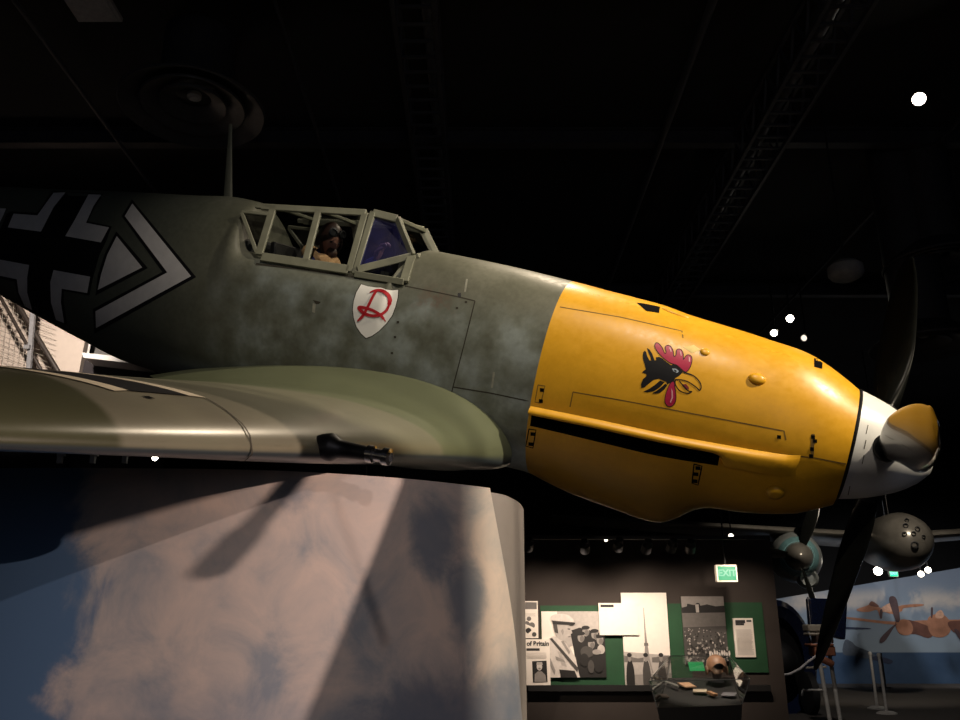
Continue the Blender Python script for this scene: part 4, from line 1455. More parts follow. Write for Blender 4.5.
for px, py, Y, r, es, aim, lab in (
    (919, 99, 9.0, .095, 40, (0, 0, 1.4), 'bright round ceiling spotlight alone at the upper right'),
    (790, 318.5, 15.0, .085, 30, (0, 0, 1.5), 'bright warm spotlight just above the yellow nose'),
    (774, 333, 14.5, .075, 14, (-3.5, 2, 1.2), 'spotlight low against the yellow nose edge, left of the brightest one'),
    (804, 338, 14.5, .07, 1.2, (-5, 4, 1), 'dim angled spotlight low against the yellow nose, right of the brightest one'),
    (916, 212, 11.0, .06, .9, (-7, 3, 1), 'faint spotlight glint upper right, above the vertical propeller blade'),
    (944, 228, 11.0, .06, .5, (-7, 3, 1), 'faint spotlight at the right edge of the dark ceiling'),
    (155, 458, 12.0, .05, 18, (0, 0, 1.5), 'small warm spotlight seen in the gap under the wing'),
    (878, 571, 24.0, .14, 22, (0, 0, 1.5), 'bright white spotlight low beside the propeller, left of the green sign'),
    (921, 574, 24.0, .10, 9, (0, 0, 1.5), 'warm spotlight low right of the distant green sign'),
    (928, 570, 24.0, .10, 14, (0, 0, 1.5), 'brighter warm spotlight rightmost beside the distant green sign'),
    (606, 540, 12.5, .03, 5, (0, 0, 1.5), 'tiny warm lamp under the oil cooler bulge'),
    (731, 536, 12.5, .045, 4, (0, 0, 1.5), 'small warm lamp hanging above the green exit sign')):
    spot_head(px, py, Y, r, r*2.4, aim, lab, es, stem=(CEIL-at(px, py, Y).z if py < 350 else .4))
for px, lab in ((93, 'grey clamp fixture under the wing, nearer the white post'), (60, 'grey clamp fixture under the wing at far left'), (125, 'grey clamp fixture under the wing, beside the small lamp')):
    p = at(px, 459, 11.2)
    mb = MB(); mb.box((0, 0, .04), (.06, .06, .10)); mb.box((.02, -.02, .10), (.10, .05, .03)); mb.tube([(0, 0, .1), (0, 0, .16)], .012, 8)
    mb.v = [tuple(Vector(v)+p-Vector((0, 0, .05))) for v in mb.v]
    thing('pipe_clamp', mb, plain('clamp_grey', (.35, .35, .36), .5), lab, 'fixture')

mb = MB(); pa, pb_ = at(20, 459, 11.2), at(215, 459, 11.2); up_ = Vector((0, 0, .13))
mb.tube([pa+up_, pb_+up_], .025, 12)
thing('lighting_pipe', mb, can_m, 'dark horizontal pipe under the wing carrying the grey clamp fixtures', 'pipe')
# ------------------------------------------------------------------ CEILING
steel_dk = plain('ceiling_steel', (.045, .045, .056), .55, var=.2, scale=4)
steel_lt = plain('galvanised_duct', (.12, .12, .14), .45, metal=.3, var=.2, scale=6)
def joist(x0, x1, y0, y1, z, label):
    mb = MB()
    for x in (x0, x1):
        mb.box((x, (y0+y1)/2, z), (.05, y1-y0, .06)); mb.box((x, (y0+y1)/2, z+.5), (.05, y1-y0, .06))
        n = int((y1-y0)/.5)
        for i in range(n):
            ya = y0+(y1-y0)*i/n; yb = y0+(y1-y0)*(i+.5)/n; yc = y0+(y1-y0)*(i+1)/n
            mb.bar((x, ya, z), (x, yb, z+.5), .03, .03); mb.bar((x, yb, z+.5), (x, yc, z), .03, .03)
    for i in range(int((y1-y0)/.28)):
        mb.box(((x0+x1)/2, y0+.28*i, z+.02), (x1-x0, .035, .03))
    return thing('roof_truss', mb, steel_dk, label, 'truss', smooth_=False)
joist(-.95, -.50, 5.5, 26, 7.95, 'ladder-like roof truss running away above the cockpit')
joist(3.75, 4.25, 5.5, 26, 7.95, 'ladder-like roof truss running away at the upper right')
def duct(x, r, y0, y1, z, label):
    mb = MB(); n = int((y1-y0)/.35); prof = []
    for i in range(n+1):
        h = (y1-y0)*i/n
        prof += [(h, r), (h+.03, r*1.12), (h+.06, r)]
    mb.lathe([(0, 0)]+prof+[(y1-y0+.06, 0)], (x, y0, z), (0, 1, 0), 20)
    return thing('ceiling_pipe', mb, steel_lt, label, 'pipe')
duct(-.62, .055, 5.5, 26, 8.35, 'ribbed pale pipe inside the roof truss above the cockpit')
duct(4.05, .07, 5.5, 26, 8.3, 'ribbed pale pipe inside the roof truss at upper right')
for x, y0, y1, r, lab in ((-5.2, 4, 28, .03, 'thin ceiling conduit at far left'), (-2.3, 4, 28, .025, 'thin ceiling conduit between the round diffuser and the truss'), (2.6, 4, 28, .05, 'thin ceiling conduit left of the right-hand truss'), (6.6, 4, 28, .03, 'thin ceiling conduit passing near the bright upper right spotlight')):
    mb = MB(); mb.tube([(x, y0, 8.2), (x, y1, 8.2)], r, 10); thing('ceiling_conduit', mb, steel_dk, lab, 'conduit')
for y, lab in ((10.7, 'horizontal roof beam crossing the ceiling just behind the antenna mast'), (7.6, 'horizontal roof beam nearest the viewer'), (16.5, 'horizontal roof beam far behind the fighter')):
    mb = MB(); mb.box((2, y, 8.42), (44, .03, .25)); mb.box((2, y, 8.30), (44, .16, .02)); mb.box((2, y, 8.54), (44, .16, .02))
    thing('roof_beam', mb, steel_dk, lab, 'beam', smooth_=False)
def diffuser(px, py, z, R, label, mat):
    p = atz(px, py, z)
    e = empty('ceiling_diffuser', p, label, 'air diffuser')
    for k, (r0, dz) in enumerate(((R, 0), (R*.72, .10), (R*.46, .18))):
        mb = MB(); mb.lathe([(.30-dz*.6, r0*.55), (dz*.4+.02, r0), (dz*.4, r0*1.0), (dz*.4-.012, r0*.985), (.26-dz*.6, r0*.52)], (0, 0, -.05), (0, 0, 1), 48)
        mb.build('diffuser_ring', mat, parent=e)
    mb = MB(); mb.lathe([(0, 0), (-.02, R*.06), (.0, R*.10), (.05, R*.10), (.06, 0)], (0, 0, .12), (0, 0, 1), 24); mb.build('hub', plain('hub_grey', (.4, .4, .42), .4), parent=e)
    mb = MB(); mb.tube([(0, 0, .2), (0, 0, CEIL+.6-z)], R*.5, 32); mb.build('duct_collar', mat, parent=e)
    return e
dm = plain('diffuser_black', (.042, .042, .048), .5, var=.2)
diffuser(193, 106, 7.6, .86, 'large round black ceiling diffuser above the antenna mast', dm)
diffuser(938, 262, 6.6, .75, 'faint round diffuser at the right edge behind the upright propeller blade', dm)
diffuser(925, 344, 5.4, .75, 'faint flat round diffuser lower right behind the upright propeller blade', dm)
p = atz(846, 274, 6.0)
e = empty('pendant_dome', p, 'dim greyish dome lamp hanging above the spinner', 'lamp')
mb = MB(); mb.lathe([(-.10, 0), (-.085, .12), (-.04, .20), (.0, .225), (.10, .225), (.16, .16), (.2, 0)], (0, 0, 0), (0, 0, 1), 32); mb.build('dome', plain('dome_grey', (.30, .30, .31), .6), parent=e)
mb = MB(); mb.tube([(0, 0, .18), (0, 0, 2.6)], .015, 8); mb.build('rod', M['dark'], parent=e)
p = atz(92, 6, 8.1)
mb = MB(); mb.box(p, (.50, .45, .05)); mb.box(p+Vector((0, 0, -.03)), (.42, .37, .02)); thing('ceiling_panel', mb, plain('panel_grey', (.30, .30, .32), .6), 'small pale square ceiling panel at the top left', 'ceiling panel', smooth_=False)

# ------------------------------------------------------------------ GALLERY CORNER AT LEFT (behind the tail)
YG = 12.0
gal = MB()
gp = [at(px, py, YG) for px, py in ((-140, 200), (96, 300), (84, 345), (79, 372), (76, 400), (-140, 400))]
k = len(gal.v)
gal.poly(gp); gal.poly([p+Vector((0, .2, 0)) for p in gp][::-1])
for i in range(len(gp)): gal.quad(gp[i], gp[(i+1) % len(gp)], gp[(i+1) % len(gp)]+Vector((0, .2, 0)), gp[i]+Vector((0, .2, 0)))
lowp = [gp[5].copy(), gp[4].copy(), Vector((gp[4].x, gp[4].y, 0)), Vector((gp[5].x, gp[5].y, 0))]
gal.poly(lowp, 1); gal.poly([p+Vector((0, .2, 0)) for p in lowp][::-1], 1)
gal.quad(lowp[1], lowp[1]+Vector((0, .2, 0)), lowp[2]+Vector((0, .2, 0)), lowp[2], 1)
struct('wall_gallery', gal, [plain('cream_wall', (.70, .60, .52), .8, var=.04), plain('gallery_base_dark', (.012, .012, .014), .9)], smooth_=False)
def tube_thing(name, pxs, Y, r, mat, label, cat, n=10):
    mb = MB(); mb.tube([at(px, py, Y) for px, py in pxs], r, n)
    return thing(name, mb, mat, label, cat)
brown = plain('rail_brown', (.03, .022, .018), .5)
tube_thing('stair_rail', [(-30, 246), (2, 300), (40, 368), (60, 402)], YG-.5, .026, brown, 'thin dark sloping rail nearest the left edge in front of the cream wall', 'rail')
tube_thing('stair_rail', [(-20, 236), (20, 308), (56, 368), (76, 402)], YG-.5, .036, brown, 'thicker dark sloping rail right of the grey post', 'rail')
mb = MB(); pz = at(26, 410, YG-.62); mb.bar(at(34, 300, YG-.62), pz, .06, .05, side=(1, 0, 0)); mb.box(at(27, 347, YG-.67), (.08, .04, .06))
thing('rail_post', mb, plain('post_grey', (.20, .20, .21), .5), 'grey upright post crossing the sloping rails', 'post')
mesh_ = MB()
for i in range(40):
    a = at(-140+5*i, 200, YG-.35); b = at(-140+5*i-22, 405, YG-.35)
    if -140+5*i < 50: mesh_.tube([a, b], .0035, 4)
for i in range(46):
    a = at(-140, 200+4.6*i-60, YG-.34); b = at(52, 200+4.6*i+12, YG-.34)
    mesh_.tube([a, b], .0035, 4)
thing('wire_mesh_guard', mesh_, plain('mesh_wire', (.40, .35, .30), .6), 'fine wire mesh guard in front of the cream wall at left', 'mesh guard', merge=0)
mb = MB()
b_ = [at(82, 352.5, YG-.35), at(83, 357.5, YG-.35), at(146, 365, YG-.35), at(124, 357, YG-.35)]
mb.poly(b_); mb.poly([p+Vector((0, .4, .0)) for p in b_][::-1])
for i in range(4): mb.quad(b_[i], b_[(i+1) % 4], b_[(i+1) % 4]+Vector((0, .4, .0)), b_[i]+Vector((0, .4, .0)))
thing('white_ledge', mb, plain('ledge_white', (.85, .83, .80), .5, var=.03), 'white ledge strip beside the cream wall under the tail', 'ledge', smooth_=False)
mb = MB(); c_ = at(125, 362, YG+.2); mb.box((c_.x, YG+.35, c_.z/2), (1.25, .5, c_.z)); struct('wall_ledge', mb, plain('ledge_dark', (.035, .03, .035), .8), smooth_=False)
mb = MB(); c_ = at(112, 347, YG+.4); zl_ = at(125, 362, YG+.2).z; mb.box((c_.x, YG+.4, zl_+.2), (.62, .02, .4)); thing('grey_backing_panel', mb, plain('back_grey', (.20, .20, .19), .7), 'grey flat panel standing above the white ledge', 'panel', smooth_=False)
tube_thing('white_rod', [(90.5, 340), (87.6, 356.5)], YG-.2, .017, plain('rod_white', (.8, .78, .75), .5), 'short white upright rod on the ledge beside the cream wall', 'rod')

# ------------------------------------------------------------------ MURAL
YM = 27.0
def mural_mat():
    m, nt, b = nodes_of('painted_sea_and_sky')
    (x, y, z), v = xyz(nt)
    n1 = noise(nt, .55, 6, .6, v, .3); n2 = noise(nt, 1.6, 6, .6, v)
    sky = ramp(nt, z, [(.25, (.30, .37, .43)), (.62, (.22, .28, .36)), (1, (.15, .19, .26))])
    # z is in metres from the foot of the mural; scale to 0..1
    mp = nt.nodes.new('ShaderNodeMapRange'); mp.inputs[1].default_value = 0; mp.inputs[2].default_value = 3.4
    nt.links.new(z, mp.inputs[0])
    sky = ramp(nt, mp.outputs[0], [(.25, (.30, .37, .43)), (.62, (.22, .28, .36)), (1, (.15, .19, .26))])
    band = math_n(nt, 'MULTIPLY', smooth(nt, math_n(nt, 'ADD', z, math_n(nt, 'MULTIPLY', n2, .8)), 2.35, 2.75), smooth(nt, math_n(nt, 'ADD', z, math_n(nt, 'MULTIPLY', n1, 1.2)), 3.6, 3.1))
    cl = math_n(nt, 'MULTIPLY', band, smooth(nt, n1, .42, .60))
    c = mixc(nt, cl, sky, (.52, .47, .43))
    sea = ramp(nt, n2, [(.3, (.035, .075, .15)), (.7, (.055, .105, .19))])
    c = mixc(nt, smooth(nt, z, .91, .87), c, sea)
    nt.links.new(c, b.inputs['Base Color'])
    setp(b, rough=.7)
    return m
mz = Vector((0, YM, 0))
mur = MB()
tl, tr = at(735, 606, YM), at(1060, 551, YM)
mur.quad((tl.x, YM, 0), (tr.x, YM, 0), tr, tl)
mur.quad((tl.x, YM+.1, 0), tl+Vector((0, .1, 0)), tr+Vector((0, .1, 0)), (tr.x, YM+.1, 0))
c = centred(mur)
mural = empty('sky_mural', c, 'large painted mural of sea and sky with copper-coloured aircraft, far right', 'mural')
mur.build('painted_wall', mural_mat(), parent=mural, smooth_=False, recalc=False)
copper = [plain('copper_paint', (.42, .19, .11), .6, var=.3, scale=3), plain('copper_dark', (.16, .065, .045), .6, var=.3, scale=3), plain('copper_light', (.62, .36, .25), .6, var=.2), plain('prop_dark', (.085, .05, .055), .6), plain('ship_grey', (.10, .12, .15), .7), plain('ship_navy', (.03, .04, .08), .7)]
def painted(name, polys, label):
    mb = MB()
    for i, (pts, mi) in enumerate(polys):
        P = [at(q.x, q.y, YM-.01-.002*i)-c for q in smoothpoly(pts, 3)]
        r_ = delaunay_2d_cdt([Vector((p.x, p.z)) for p in P], [(j, (j+1) % len(P)) for j in range(len(P))], [list(range(len(P)))], 1, 1e-6)
        y = P[0].y
        ids = [mb.vert((q.x, y, q.y)) for q in r_[0]]
        for f in r_[2]: mb.face([ids[j] for j in f], mi)
    o = mb.build(name, copper, parent=mural, smooth_=False, merge=0, recalc=False)
    tag(o, label)
painted('painted_aircraft', [
    ([(848, 617), (875, 620), (896, 621.5), (930, 620), (975, 620), (975, 626), (930, 628), (896, 625), (870, 622), (848, 619)], 0),
    ([(896, 621), (910, 620), (932, 628), (934, 634), (928, 638), (915, 634), (902, 635), (897, 630)], 1),
    ([(897, 621), (908, 620), (913, 627), (911, 634), (903, 635), (897, 630)], 0),
    ([(928, 618), (936, 614), (944, 615), (950, 622), (950, 632), (943, 637), (933, 636), (928, 628)], 0),
    ([(936, 613), (941, 610), (944, 615), (942, 618), (936, 618)], 2),
    ([(931, 608), (933, 608), (932.5, 617), (931, 617)], 3),
    ([(950, 621), (980, 623), (980, 632), (957, 633), (950, 628)], 1),
    ([(889, 600), (892, 596), (897, 600), (900, 619), (897, 622), (894, 616)], 3),
    ([(897, 624), (893, 629), (886, 640), (881, 643), (880, 639), (886, 632), (894, 625)], 3),
    ([(957, 629), (962, 636), (968, 646), (964, 646), (958, 637), (954, 630)], 3)],
    'copper twin-engined aircraft painted large on the mural')
painted('painted_aircraft_small', [
    ([(857, 609), (866, 606), (872, 604), (881, 608), (890, 609), (903, 605), (922, 604), (922, 606), (904, 608), (902, 611), (893, 614), (883, 612), (880, 617), (877, 610), (868, 612), (858, 611)], 0),
    ([(869, 605), (872, 601), (879, 606), (876, 607)], 1),
    ([(880, 609), (890, 603), (895, 605), (893, 611), (884, 612)], 2),
    ([(880, 610), (882.5, 610), (882, 618), (880, 618)], 3)],
    'smaller copper aircraft painted behind the large one on the mural')
painted('painted_ship', [
    ([(845, 640), (852, 642), (856, 646), (868, 651), (876, 656), (870, 659), (855, 656), (843, 654)], 4),
    ([(876, 656), (892, 660), (890, 664), (878, 661), (870, 659)], 5),
    ([(843, 627), (868, 628), (868, 629.2), (843, 629)], 5)],
    'grey slanting hull painted on the mural near the propeller tip')

# ------------------------------------------------------------------ SILVER TWIN-ENGINED AIRCRAFT
YS = 19.5
alu = plain('dull_aluminium', (.24, .225, .20), .30, metal=.5, var=.2, scale=3)
alu2 = plain('pale_nacelle_metal', (.34, .37, .37), .36, metal=.4, var=.2, scale=3)
teal = plain('teal_cowl_paint', (.13, .26, .28), .4, var=.2)
gpos = at(903, 541, YS); npos = at(797, 557, YS)
tw = empty('silver_aircraft', gpos, 'silver twin-engined aircraft hanging nose-on at lower right behind the propeller', 'airplane')
def lat(name, prof, o, ax, mat, parent, n=36):
    mb = MB(); mb.lathe(prof, o, ax, n); return mb.build(name, mat, parent=parent)
fwd = Vector((-.30, -1, -.06)).normalized()
gond = lat('nose_pod', [(1.0, 0), (.99, .12), (.90, .30), (.70, .46), (.35, .58), (-.2, .66), (-1.5, .68), (-4, .5), (-5, .2), (-5, 0)], (0, 0, 0), fwd, alu, tw)
RT_ = fwd.cross(Vector((0, 0, 1))).normalized(); UP_ = RT_.cross(fwd)
for dx, dz, r in ((-.16, .22, .055), (.06, .30, .055), (-.06, .12, .05), (.12, .12, .05), (-.26, .05, .04), (.0, .42, .045), (-.05, -.12, .08)):
    rr_ = math.hypot(dx, dz)
    hh = pchip([(0, 1.0), (.12, .99), (.30, .90), (.46, .70), (.58, .35)], rr_, 1)
    mb = MB(); mb.lathe([(-.12, r*.95), (.035, r), (.04, r*.75), (-.02, r*.7), (-.02, 0)], fwd*hh+RT_*dx+UP_*dz, fwd, 16); mb.build('gun_port', M['dark'], parent=gond)
npl = npos-gpos
nac = lat('engine_nacelle', [(.55, .26), (.45, .38), (.2, .50), (-.4, .58), (-1.5, .56), (-4, .35), (-6, .1), (-6, 0)], npl, fwd, alu2, tw)
lat('cowl_ring', [(.57, .25), (.56, .33), (.40, .44), (.385, .44), (.54, .30), (.55, .25)], npl, fwd, teal, nac)
lat('chin_intake', [(.10, .0), (.10, .11), (.16, .17), (.08, .22), (-.3, .24), (-.6, .1), (-.6, 0)], npl+Vector((.10, -.25, -.48)), fwd, alu2, nac)
lat('spinner', [(1.10, 0), (1.07, .07), (.95, .18), (.75, .27), (.58, .31), (.55, .30), (.55, 0)], npl, fwd, alu, nac)
pb = MB()
rows = []
for i in range(15):
    t = i/14; r = .2+1.45*t; chd = .10+.20*math.sin(PI*min(1, t*1.1+.05))**.7
    if t > .9: chd *= math.sqrt(max(.02, 1-((t-.9)/.101)**2))
    tw_a = math.radians(55-25*t)
    rows.append([Vector((math.cos(2*PI*k/12)*chd/2*math.cos(tw_a), math.cos(2*PI*k/12)*chd/2*math.sin(tw_a)*-1+math.sin(2*PI*k/12)*.02, r)) for k in range(12)])
pb.grid(rows, 0, True); pb.poly(rows[-1]); pb.poly(rows[0])
for a in (-28, 204, 270):
    o = pb.build('propeller_blade', M['blade'], parent=nac)
    o.matrix_local = Matrix.Translation(npl+fwd*.68) @ Matrix.Rotation(math.radians({-28: 24, 204: 168, 270: 277}[a]), 4, 'Y')
wg = MB()
def wing_row(x, y0, ch, z, th):
    return [Vector((x, y0+ch*t, z+th*af(t))) for t in TS[::-3]] + [Vector((x, y0+ch*t, z-.6*th*af(t))) for t in TS[3::3]]
wg.grid([wing_row(x, .2+.06*abs(x), 2.6-.16*abs(x), .10+.07*abs(x), .17-.01*abs(x)) for x in (-8, -6, -4, -2.5, -1, 0, 1, 2.5, 4, 6, 8)], 0, True)
wg.build('wing', alu, parent=tw)
for i in range(6):
    lp = Vector((.9+.30*i, .12, .05+.05*i))
cab = MB()
cab.tube([(0, .5, .5), (.0, .6, CEIL+.3-gpos.z)], .012, 8); cab.build('suspension_cable', M['dark'], parent=tw)

# ------------------------------------------------------------------ NAVY AIRCRAFT BEHIND THE WALL END
navy = plain('gloss_navy', (.008, .014, .045), .22, coat=.6, var=.15)
YN = 17.0
bpos = at(776, 660, YN)
nv = empty('navy_aircraft', (bpos.x, YN, 0), 'glossy navy blue aircraft with raised wing panel, partly behind the exhibit wall', 'airplane')
R0 = (at(776, 597, YN)-bpos).z
lat('engine_cowling', [(0, 0), (0, R0*.45), (.15, R0*.62), (.30, R0*.55)][:0] + [(.30, R0*.70), (.42, R0*.86), (.36, R0*.97), (.10, R0), (-.9, R0*1.0), (-1.0, R0*.95), (-3, R0*.85), (-3, 0)], (0, .6, bpos.z), Vector((.55, -.8, 0)), navy, nv)
lat('engine_front', [(.0, R0*.9), (.0, R0*.35), (.28, R0*.28), (.45, R0*.16), (.5, 0)], (.1, .5, bpos.z), Vector((.55, -.8, 0)), M['dark'], nv)
mb = MB()
q = [at(px, py, YN+.2)-Vector((bpos.x, YN, 0)) for px, py in ((809, 598), (848, 599), (846, 640), (812, 632))]
for dy in (0, .22): mb.poly([p+Vector((0, dy, 0)) for p in q])
for i in range(4): mb.quad(q[i], q[(i+1) % 4], q[(i+1) % 4]+Vector((0, .22, 0)), q[i]+Vector((0, .22, 0)))
mb.build('wing_panel', navy, parent=nv, smooth_=False, bevel=.03)
mb = MB(); mb.tube([q[0]+Vector((-.03, -.02, .02)), q[3]+Vector((-.02, -.02, 0))], .018, 8); mb.build('panel_edge', M['steel'], parent=nv)
for sx in (-.35, .55):
    mb = MB()
    mb.tube([(sx, .2, bpos.z-.5), (sx+.05, .1, .38)], .07, 14)
    mb.lathe([(-.1, 0), (-.1, .3), (-.06, .38), (.06, .38), (.1, .3), (.1, 0)], (sx+.05, .1, .385), (1, 0, 0), 28)
    mb.build('landing_gear', M['dark'], parent=nv)

# engine stand with bare engine beside it
YE = 15.2
ep = atz(822, 722, 0); ep = Vector((at(822, 700, YE).x, YE, 0))
es_ = empty('engine_stand', ep, 'pale metal work stand carrying a rusty engine before the navy aircraft', 'stand')
lt = plain('stand_grey', (.34, .34, .33), .5); rust = plain('engine_copper', (.30, .12, .07), .5, metal=.4, var=.35, scale=8); pal = plain('engine_buff', (.36, .32, .26), .5)
def loc_(px, py, dy=0): return at(px, py, YE+dy)-ep
def ps(name, a, b, r, mat): 
    mb = MB(); mb.tube([a, b], r, 10); return mb.build(name, mat, parent=es_)
f1 = loc_(819, 657); g1 = Vector((f1.x+.06, 0, 0)); ps('leg', f1, g1, .035, lt)
f2_ = loc_(829, 651, .2); ps('leg', f2_, Vector((f2_.x+.05, .2, 0)), .035, lt)
ps('cross_tube', loc_(803, 690), loc_(822, 690), .02, lt); ps('drop_tube', loc_(803, 690), loc_(802, 696), .02, lt)
ps('cross_tube', loc_(806, 668), loc_(826, 667), .02, pal)
mb = MB(); p = loc_(822, 651, .1); mb.box(p, (.36, .3, .16)); mb.box(p+Vector((-.04, 0, .10)), (.40, .34, .05)); mb.tube([p+Vector((-.1, -.1, -.1)), p+Vector((.12, -.12, -.22))], .06, 12); mb.build('engine_block', rust, parent=es_, bevel=.02)
mb = MB(); p = loc_(815, 628, .1); mb.box(p, (.34, .3, .12)); mb.box(p+Vector((.05, 0, -.10)), (.44, .28, .05)); mb.build('engine_cover', pal, parent=es_, bevel=.02)
mb = MB(); p = loc_(822, 637, .1); mb.box(p, (.30, .26, .20)); mb.build('engine_core', plain('core_dark', (.05, .03, .025), .5), parent=es_, bevel=.02)
# barrier rope
mb = MB()
mb.tube([at(765, 676, 14.6), at(780, 675.5, 14.7), at(790, 674, 14.8), at(800, 669, 14.9), at(808, 662, 15.0), at(816, 656, 15.1)], .022, 10)
thing('barrier_rope', mb, plain('rope_pale', (.45, .44, .44), .8), 'pale barrier rope sagging to the engine stand from the wall end', 'rope')
# stanchions
def stanchion(px, pyb, label, mat, h=1.06, first=None):
    p = atz(px, pyb, 0)
    if first is not None:
        e = copy_tree(first); e.location = p; e['label'] = label
        return e
    e = empty('stanchion', p, label, 'stanchion', 'stanchions by the mural')
    mb = MB(); mb.lathe([(0, 0), (0, .19), (.02, .19), (.05, .12), (.06, .03), (.06, 0)], (0, 0, 0), (0, 0, 1), 32); mb.build('base', mat, parent=e)
    mb = MB(); mb.tube([(0, 0, .05), (0, 0, h)], .028, 14); mb.build('pole', mat, parent=e)
    mb = MB(); mb.lathe([(0, .034), (.03, .04), (.06, .036), (.075, 0)], (0, 0, h-.03), (0, 0, 1), 18); mb.build('cap', mat, parent=e)
    return e
stm = plain('stanchion_grey', (.38, .37, .36), .45)
s0 = stanchion(877.5, 709, 'pale grey stanchion with round base, left one of the close pair at lower right', stm)
stanchion(887, 714, 'pale grey stanchion with round base, nearer right one of the close pair', stm, first=s0)
dkp = atz(885, 688, 0)
mb = MB(); mb.tube([(0, 0, 0), (0, 0, .92)], .045, 12); mb.lathe([(0, 0), (0, .16), (.03, .16), (.03, 0)], (0, 0, 0), (0, 0, 1), 20)
o = mb.build('dark_post', M['dark'], loc=dkp); tag(o, 'slim dark post standing before the mural behind the stanchions', 'post')
o['category'] = 'post'

# ------------------------------------------------------------------ LIGHT
def spot(name, loc, aim, power, ang, col=(1, .82, .62), blend=.25, size=.06):
    l = bpy.data.lights.new(name, 'SPOT'); l.energy = power; l.spot_size = math.radians(ang); l.spot_blend = blend
    l.color = col; l.shadow_soft_size = size
    o = bpy.data.objects.new(name, l); COL.objects.link(o); o.location = loc
    o.rotation_euler = (Vector(aim)-Vector(loc)).to_track_quat('-Z', 'Y').to_euler()
    return o
spot('nose_light', (5.7, 1.0, 6.5), (1.0, 4.5, 2.75), 2500, 46, (1, .85, .62), .9, .05)
K1 = Vector((5.2, 1.5, 3.2))
spot('side_light', K1, (-1.3, 3.5, 1.6), 1250, 34, (1, .75, .62), .4, .007)
spot('top_light', (1.0, 5.9, 7.0), (-.3, 4.2, 2.4), 330, 60, (1, .82, .60), .7, .03)
K3 = Vector((.8, -.9, 7.7))
spot('front_light', K3, (.0, 4.9, 3.0), 900, 46, (1, .86, .70), .9, .02)
K4 = Vector((1.3, -3.4, 2.75))
spot('plinth_light', K4, (-.9, 3.7, 1.2), 230, 36, (1, .80, .70), .9, .015)
# added unseen black panels that block lamps to shape the plinth light
def part_way(src, p, f=.3): return src + (Vector(p)-src)*f
def blocker_panel(src, pts, fc, parent, f=.3):
    fn = (fc-src).normalized()
    P = [part_way(src, p, f) for p in pts]
    P = [src+(p-src)*((fc-src).dot(fn)/(p-src).dot(fn)) for p in P]
    n = len(P)
    ax = fn.cross(Vector((0, 0, 1))).normalized(); ay = ax.cross(fn)
    r_ = delaunay_2d_cdt([Vector(((p-fc).dot(ax), (p-fc).dot(ay))) for p in P], [(i, (i+1) % n) for i in range(n)], [list(range(n))], 1, 1e-6)
    mb = MB()
    for off in (0, -.012):
        ids = [mb.vert(ax*q.x+ay*q.y+fn*off) for q in r_[0]]
        for t in r_[2]: mb.face([ids[i] for i in t])
    for i in range(n):
        a, b = P[i]-fc, P[(i+1) % n]-fc
        mb.quad(a, b, b-fn*.012, a-fn*.012)
    mb.build('blocker_panel', M['dark'], parent=parent, smooth_=False)
    return P
fc = part_way(K1, (0, 3.9, 1.9))
flag = empty('added_light_flag', fc, 'pair of unseen black panels added to block the side light', 'lighting flag')
fl_pts = blocker_panel(K1, [at(402, 464, 3.74), at(250, 810, 3.56), at(900, 810, 4.5), at(880, 450, 4.5), at(530, 424, 4.6)], fc, flag)
blocker_panel(K1, [at(-300, 640, 3.6), at(0, 552, 3.51), at(290, 471, 3.56), at(402, 462, 3.74), at(540, 420, 4.6), at(900, 400, 4.6), at(900, 120, 4.6), at(-300, 120, 3.6)], fc+(K1-fc).normalized()*.03, flag)
fc2 = part_way(K3, (-1.2, 3.9, 1.4), .25)  # added panel keeping the front light off plinth and wing
flag2 = empty('added_light_flag', fc2, 'unseen black panel added below the front light to block it', 'lighting flag')
q2 = blocker_panel(K3, [(-1.75, .4, 1.72), (-1.08, 2, 2.02), (-.36, 3.7, 2.33), (.0, 4.5, 2.45), (.38, 4.7, 2.15), (.38, 4.7, 0), (-4.2, 3.4, 0), (-4.0, .4, 1.0)], fc2, flag2, .25)
mb = MB(); mb.tube([q2[1]-fc2, Vector((q2[1].x, q2[1].y, CEIL+.5))-fc2], .012, 10); mb.build('flag_hanger', M['dark'], parent=flag2)
a1, a0 = part_way(K1, at(183, 577, 3.53)), part_way(K1, at(300, 466, 3.56))
mb = MB(); e1 = a0+(a0-a1)*3  # added bar that casts the wide slanting shadow on the plinth
mb.tube([a1-fc, a1.lerp(a0, .33)-fc], .0115, 12); mb.tube([a1.lerp(a0, .30)-fc, a0-fc, e1-fc, Vector((e1.x, e1.y, CEIL+.5))-fc], .0085, 12)
mb.ellipsoid(a1-fc, (.0115, .0115, .0115))
mb.build('shadow_bar', M['dark'], parent=flag)
mb = MB(); mb.tube([fl_pts[3]-fc, Vector((fl_pts[3].x, fl_pts[3].y, CEIL+.5))-fc], .012, 10); mb.build('flag_hanger', M['dark'], parent=flag)
KN = Vector((5.7, 1.0, 6.5))
fc3 = part_way(KN, (-1.5, 3.6, 1.2))  # added panel keeping the nose light off the plinth
flag3 = empty('added_light_flag', fc3, 'unseen black panel added below the nose light to block it', 'lighting flag')
q3 = blocker_panel(KN, [(-4.2, 3.6, 2.2), (-.9, 3.55, 2.2), (-.1, 3.95, 2.2), (.05, 4.0, -.3), (-4.2, 3.4, -.3)], fc3, flag3)
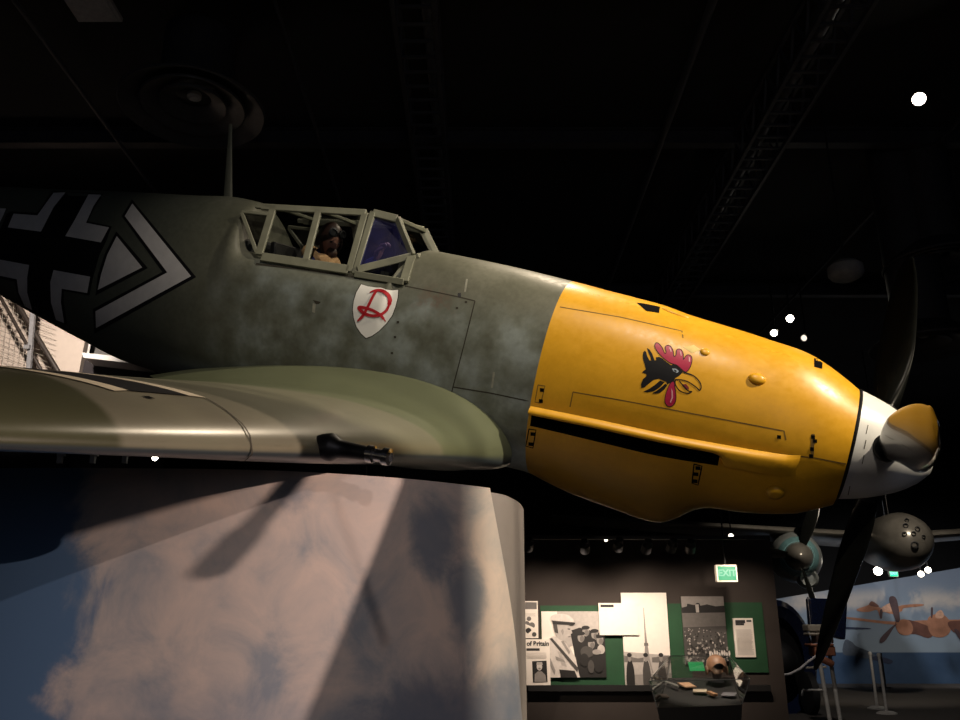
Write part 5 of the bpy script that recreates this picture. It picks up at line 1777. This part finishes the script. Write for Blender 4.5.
mb = MB(); mb.tube([q3[1]-fc3, Vector((q3[1].x, q3[1].y, CEIL+.5))-fc3], .012, 10); mb.build('flag_hanger', M['dark'], parent=flag3)
b1, b0 = part_way(K4, at(386, 645, 3.68), .35), part_way(K4, at(322, 465, 3.6), .35)
mb = MB(); e2 = b0+(b0-b1)*1.5  # added rod that casts the thin second shadow on the plinth
mb.tube([b1, b0, e2, Vector((e2.x, e2.y, CEIL+.5))], [.005, .007, .007, .007], 10)
thing('shadow_rod', mb, M['dark'], 'thin black rod added unseen before the plinth light to cast a bar shadow', 'rod')
l = bpy.data.lights.new('soft_fill', 'AREA'); l.energy = 32; l.size = 3.5; l.color = (.86, .88, 1)
o = bpy.data.objects.new('soft_fill', l); COL.objects.link(o); o.location = (1.0, -5.0, 2.6)
o.rotation_euler = (Vector((0, 4, 1.9))-Vector(o.location)).to_track_quat('-Z', 'Y').to_euler()
for px, e_ in ((535, 190), (580, 200), (622, 230), (655, 170), (705, 100), (742, 170)):
    p = at(px, 549, 11.35); t = at(px, 640, YW)
    spot('wall_light', p, t, e_*.55, 72, (1, .80, .64), 1.0, .04)
spot('gallery_light', at(20, 260, 9.5), at(55, 335, 12), 350, 70, (1, .86, .74), .6)
spot('mural_light', (9.5, 20, 6.5), at(905, 630, YM), 900, 70, (.92, .95, 1), .8, .2)
spot('mural_light', (14, 20, 6.5), at(960, 620, YM), 700, 70, (1, .92, .84), .8, .2)
spot('aircraft_light', (8, 13, 7.2), gpos+Vector((-1.2, 0, 0)), 1300, 50, (1, .86, .68), .6)
spot('stand_light', (4.5, 11.5, 6.8), (6.6, 16.0, 1.2), 420, 44, (1, .9, .8), .6)
spot('case_light', at(700, 540, 10.2), (cx, YC, .8), 170, 40, (1, .85, .7), .6)
w = bpy.data.worlds.new('hall_dark'); sc.world = w; w.use_nodes = True
bg = w.node_tree.nodes['Background']; bg.inputs[0].default_value = (.55, .6, .75, 1); bg.inputs[1].default_value = .016
sc.view_settings.view_transform = 'Standard'
sc.view_settings.look = 'None'
sc.view_settings.exposure = 0
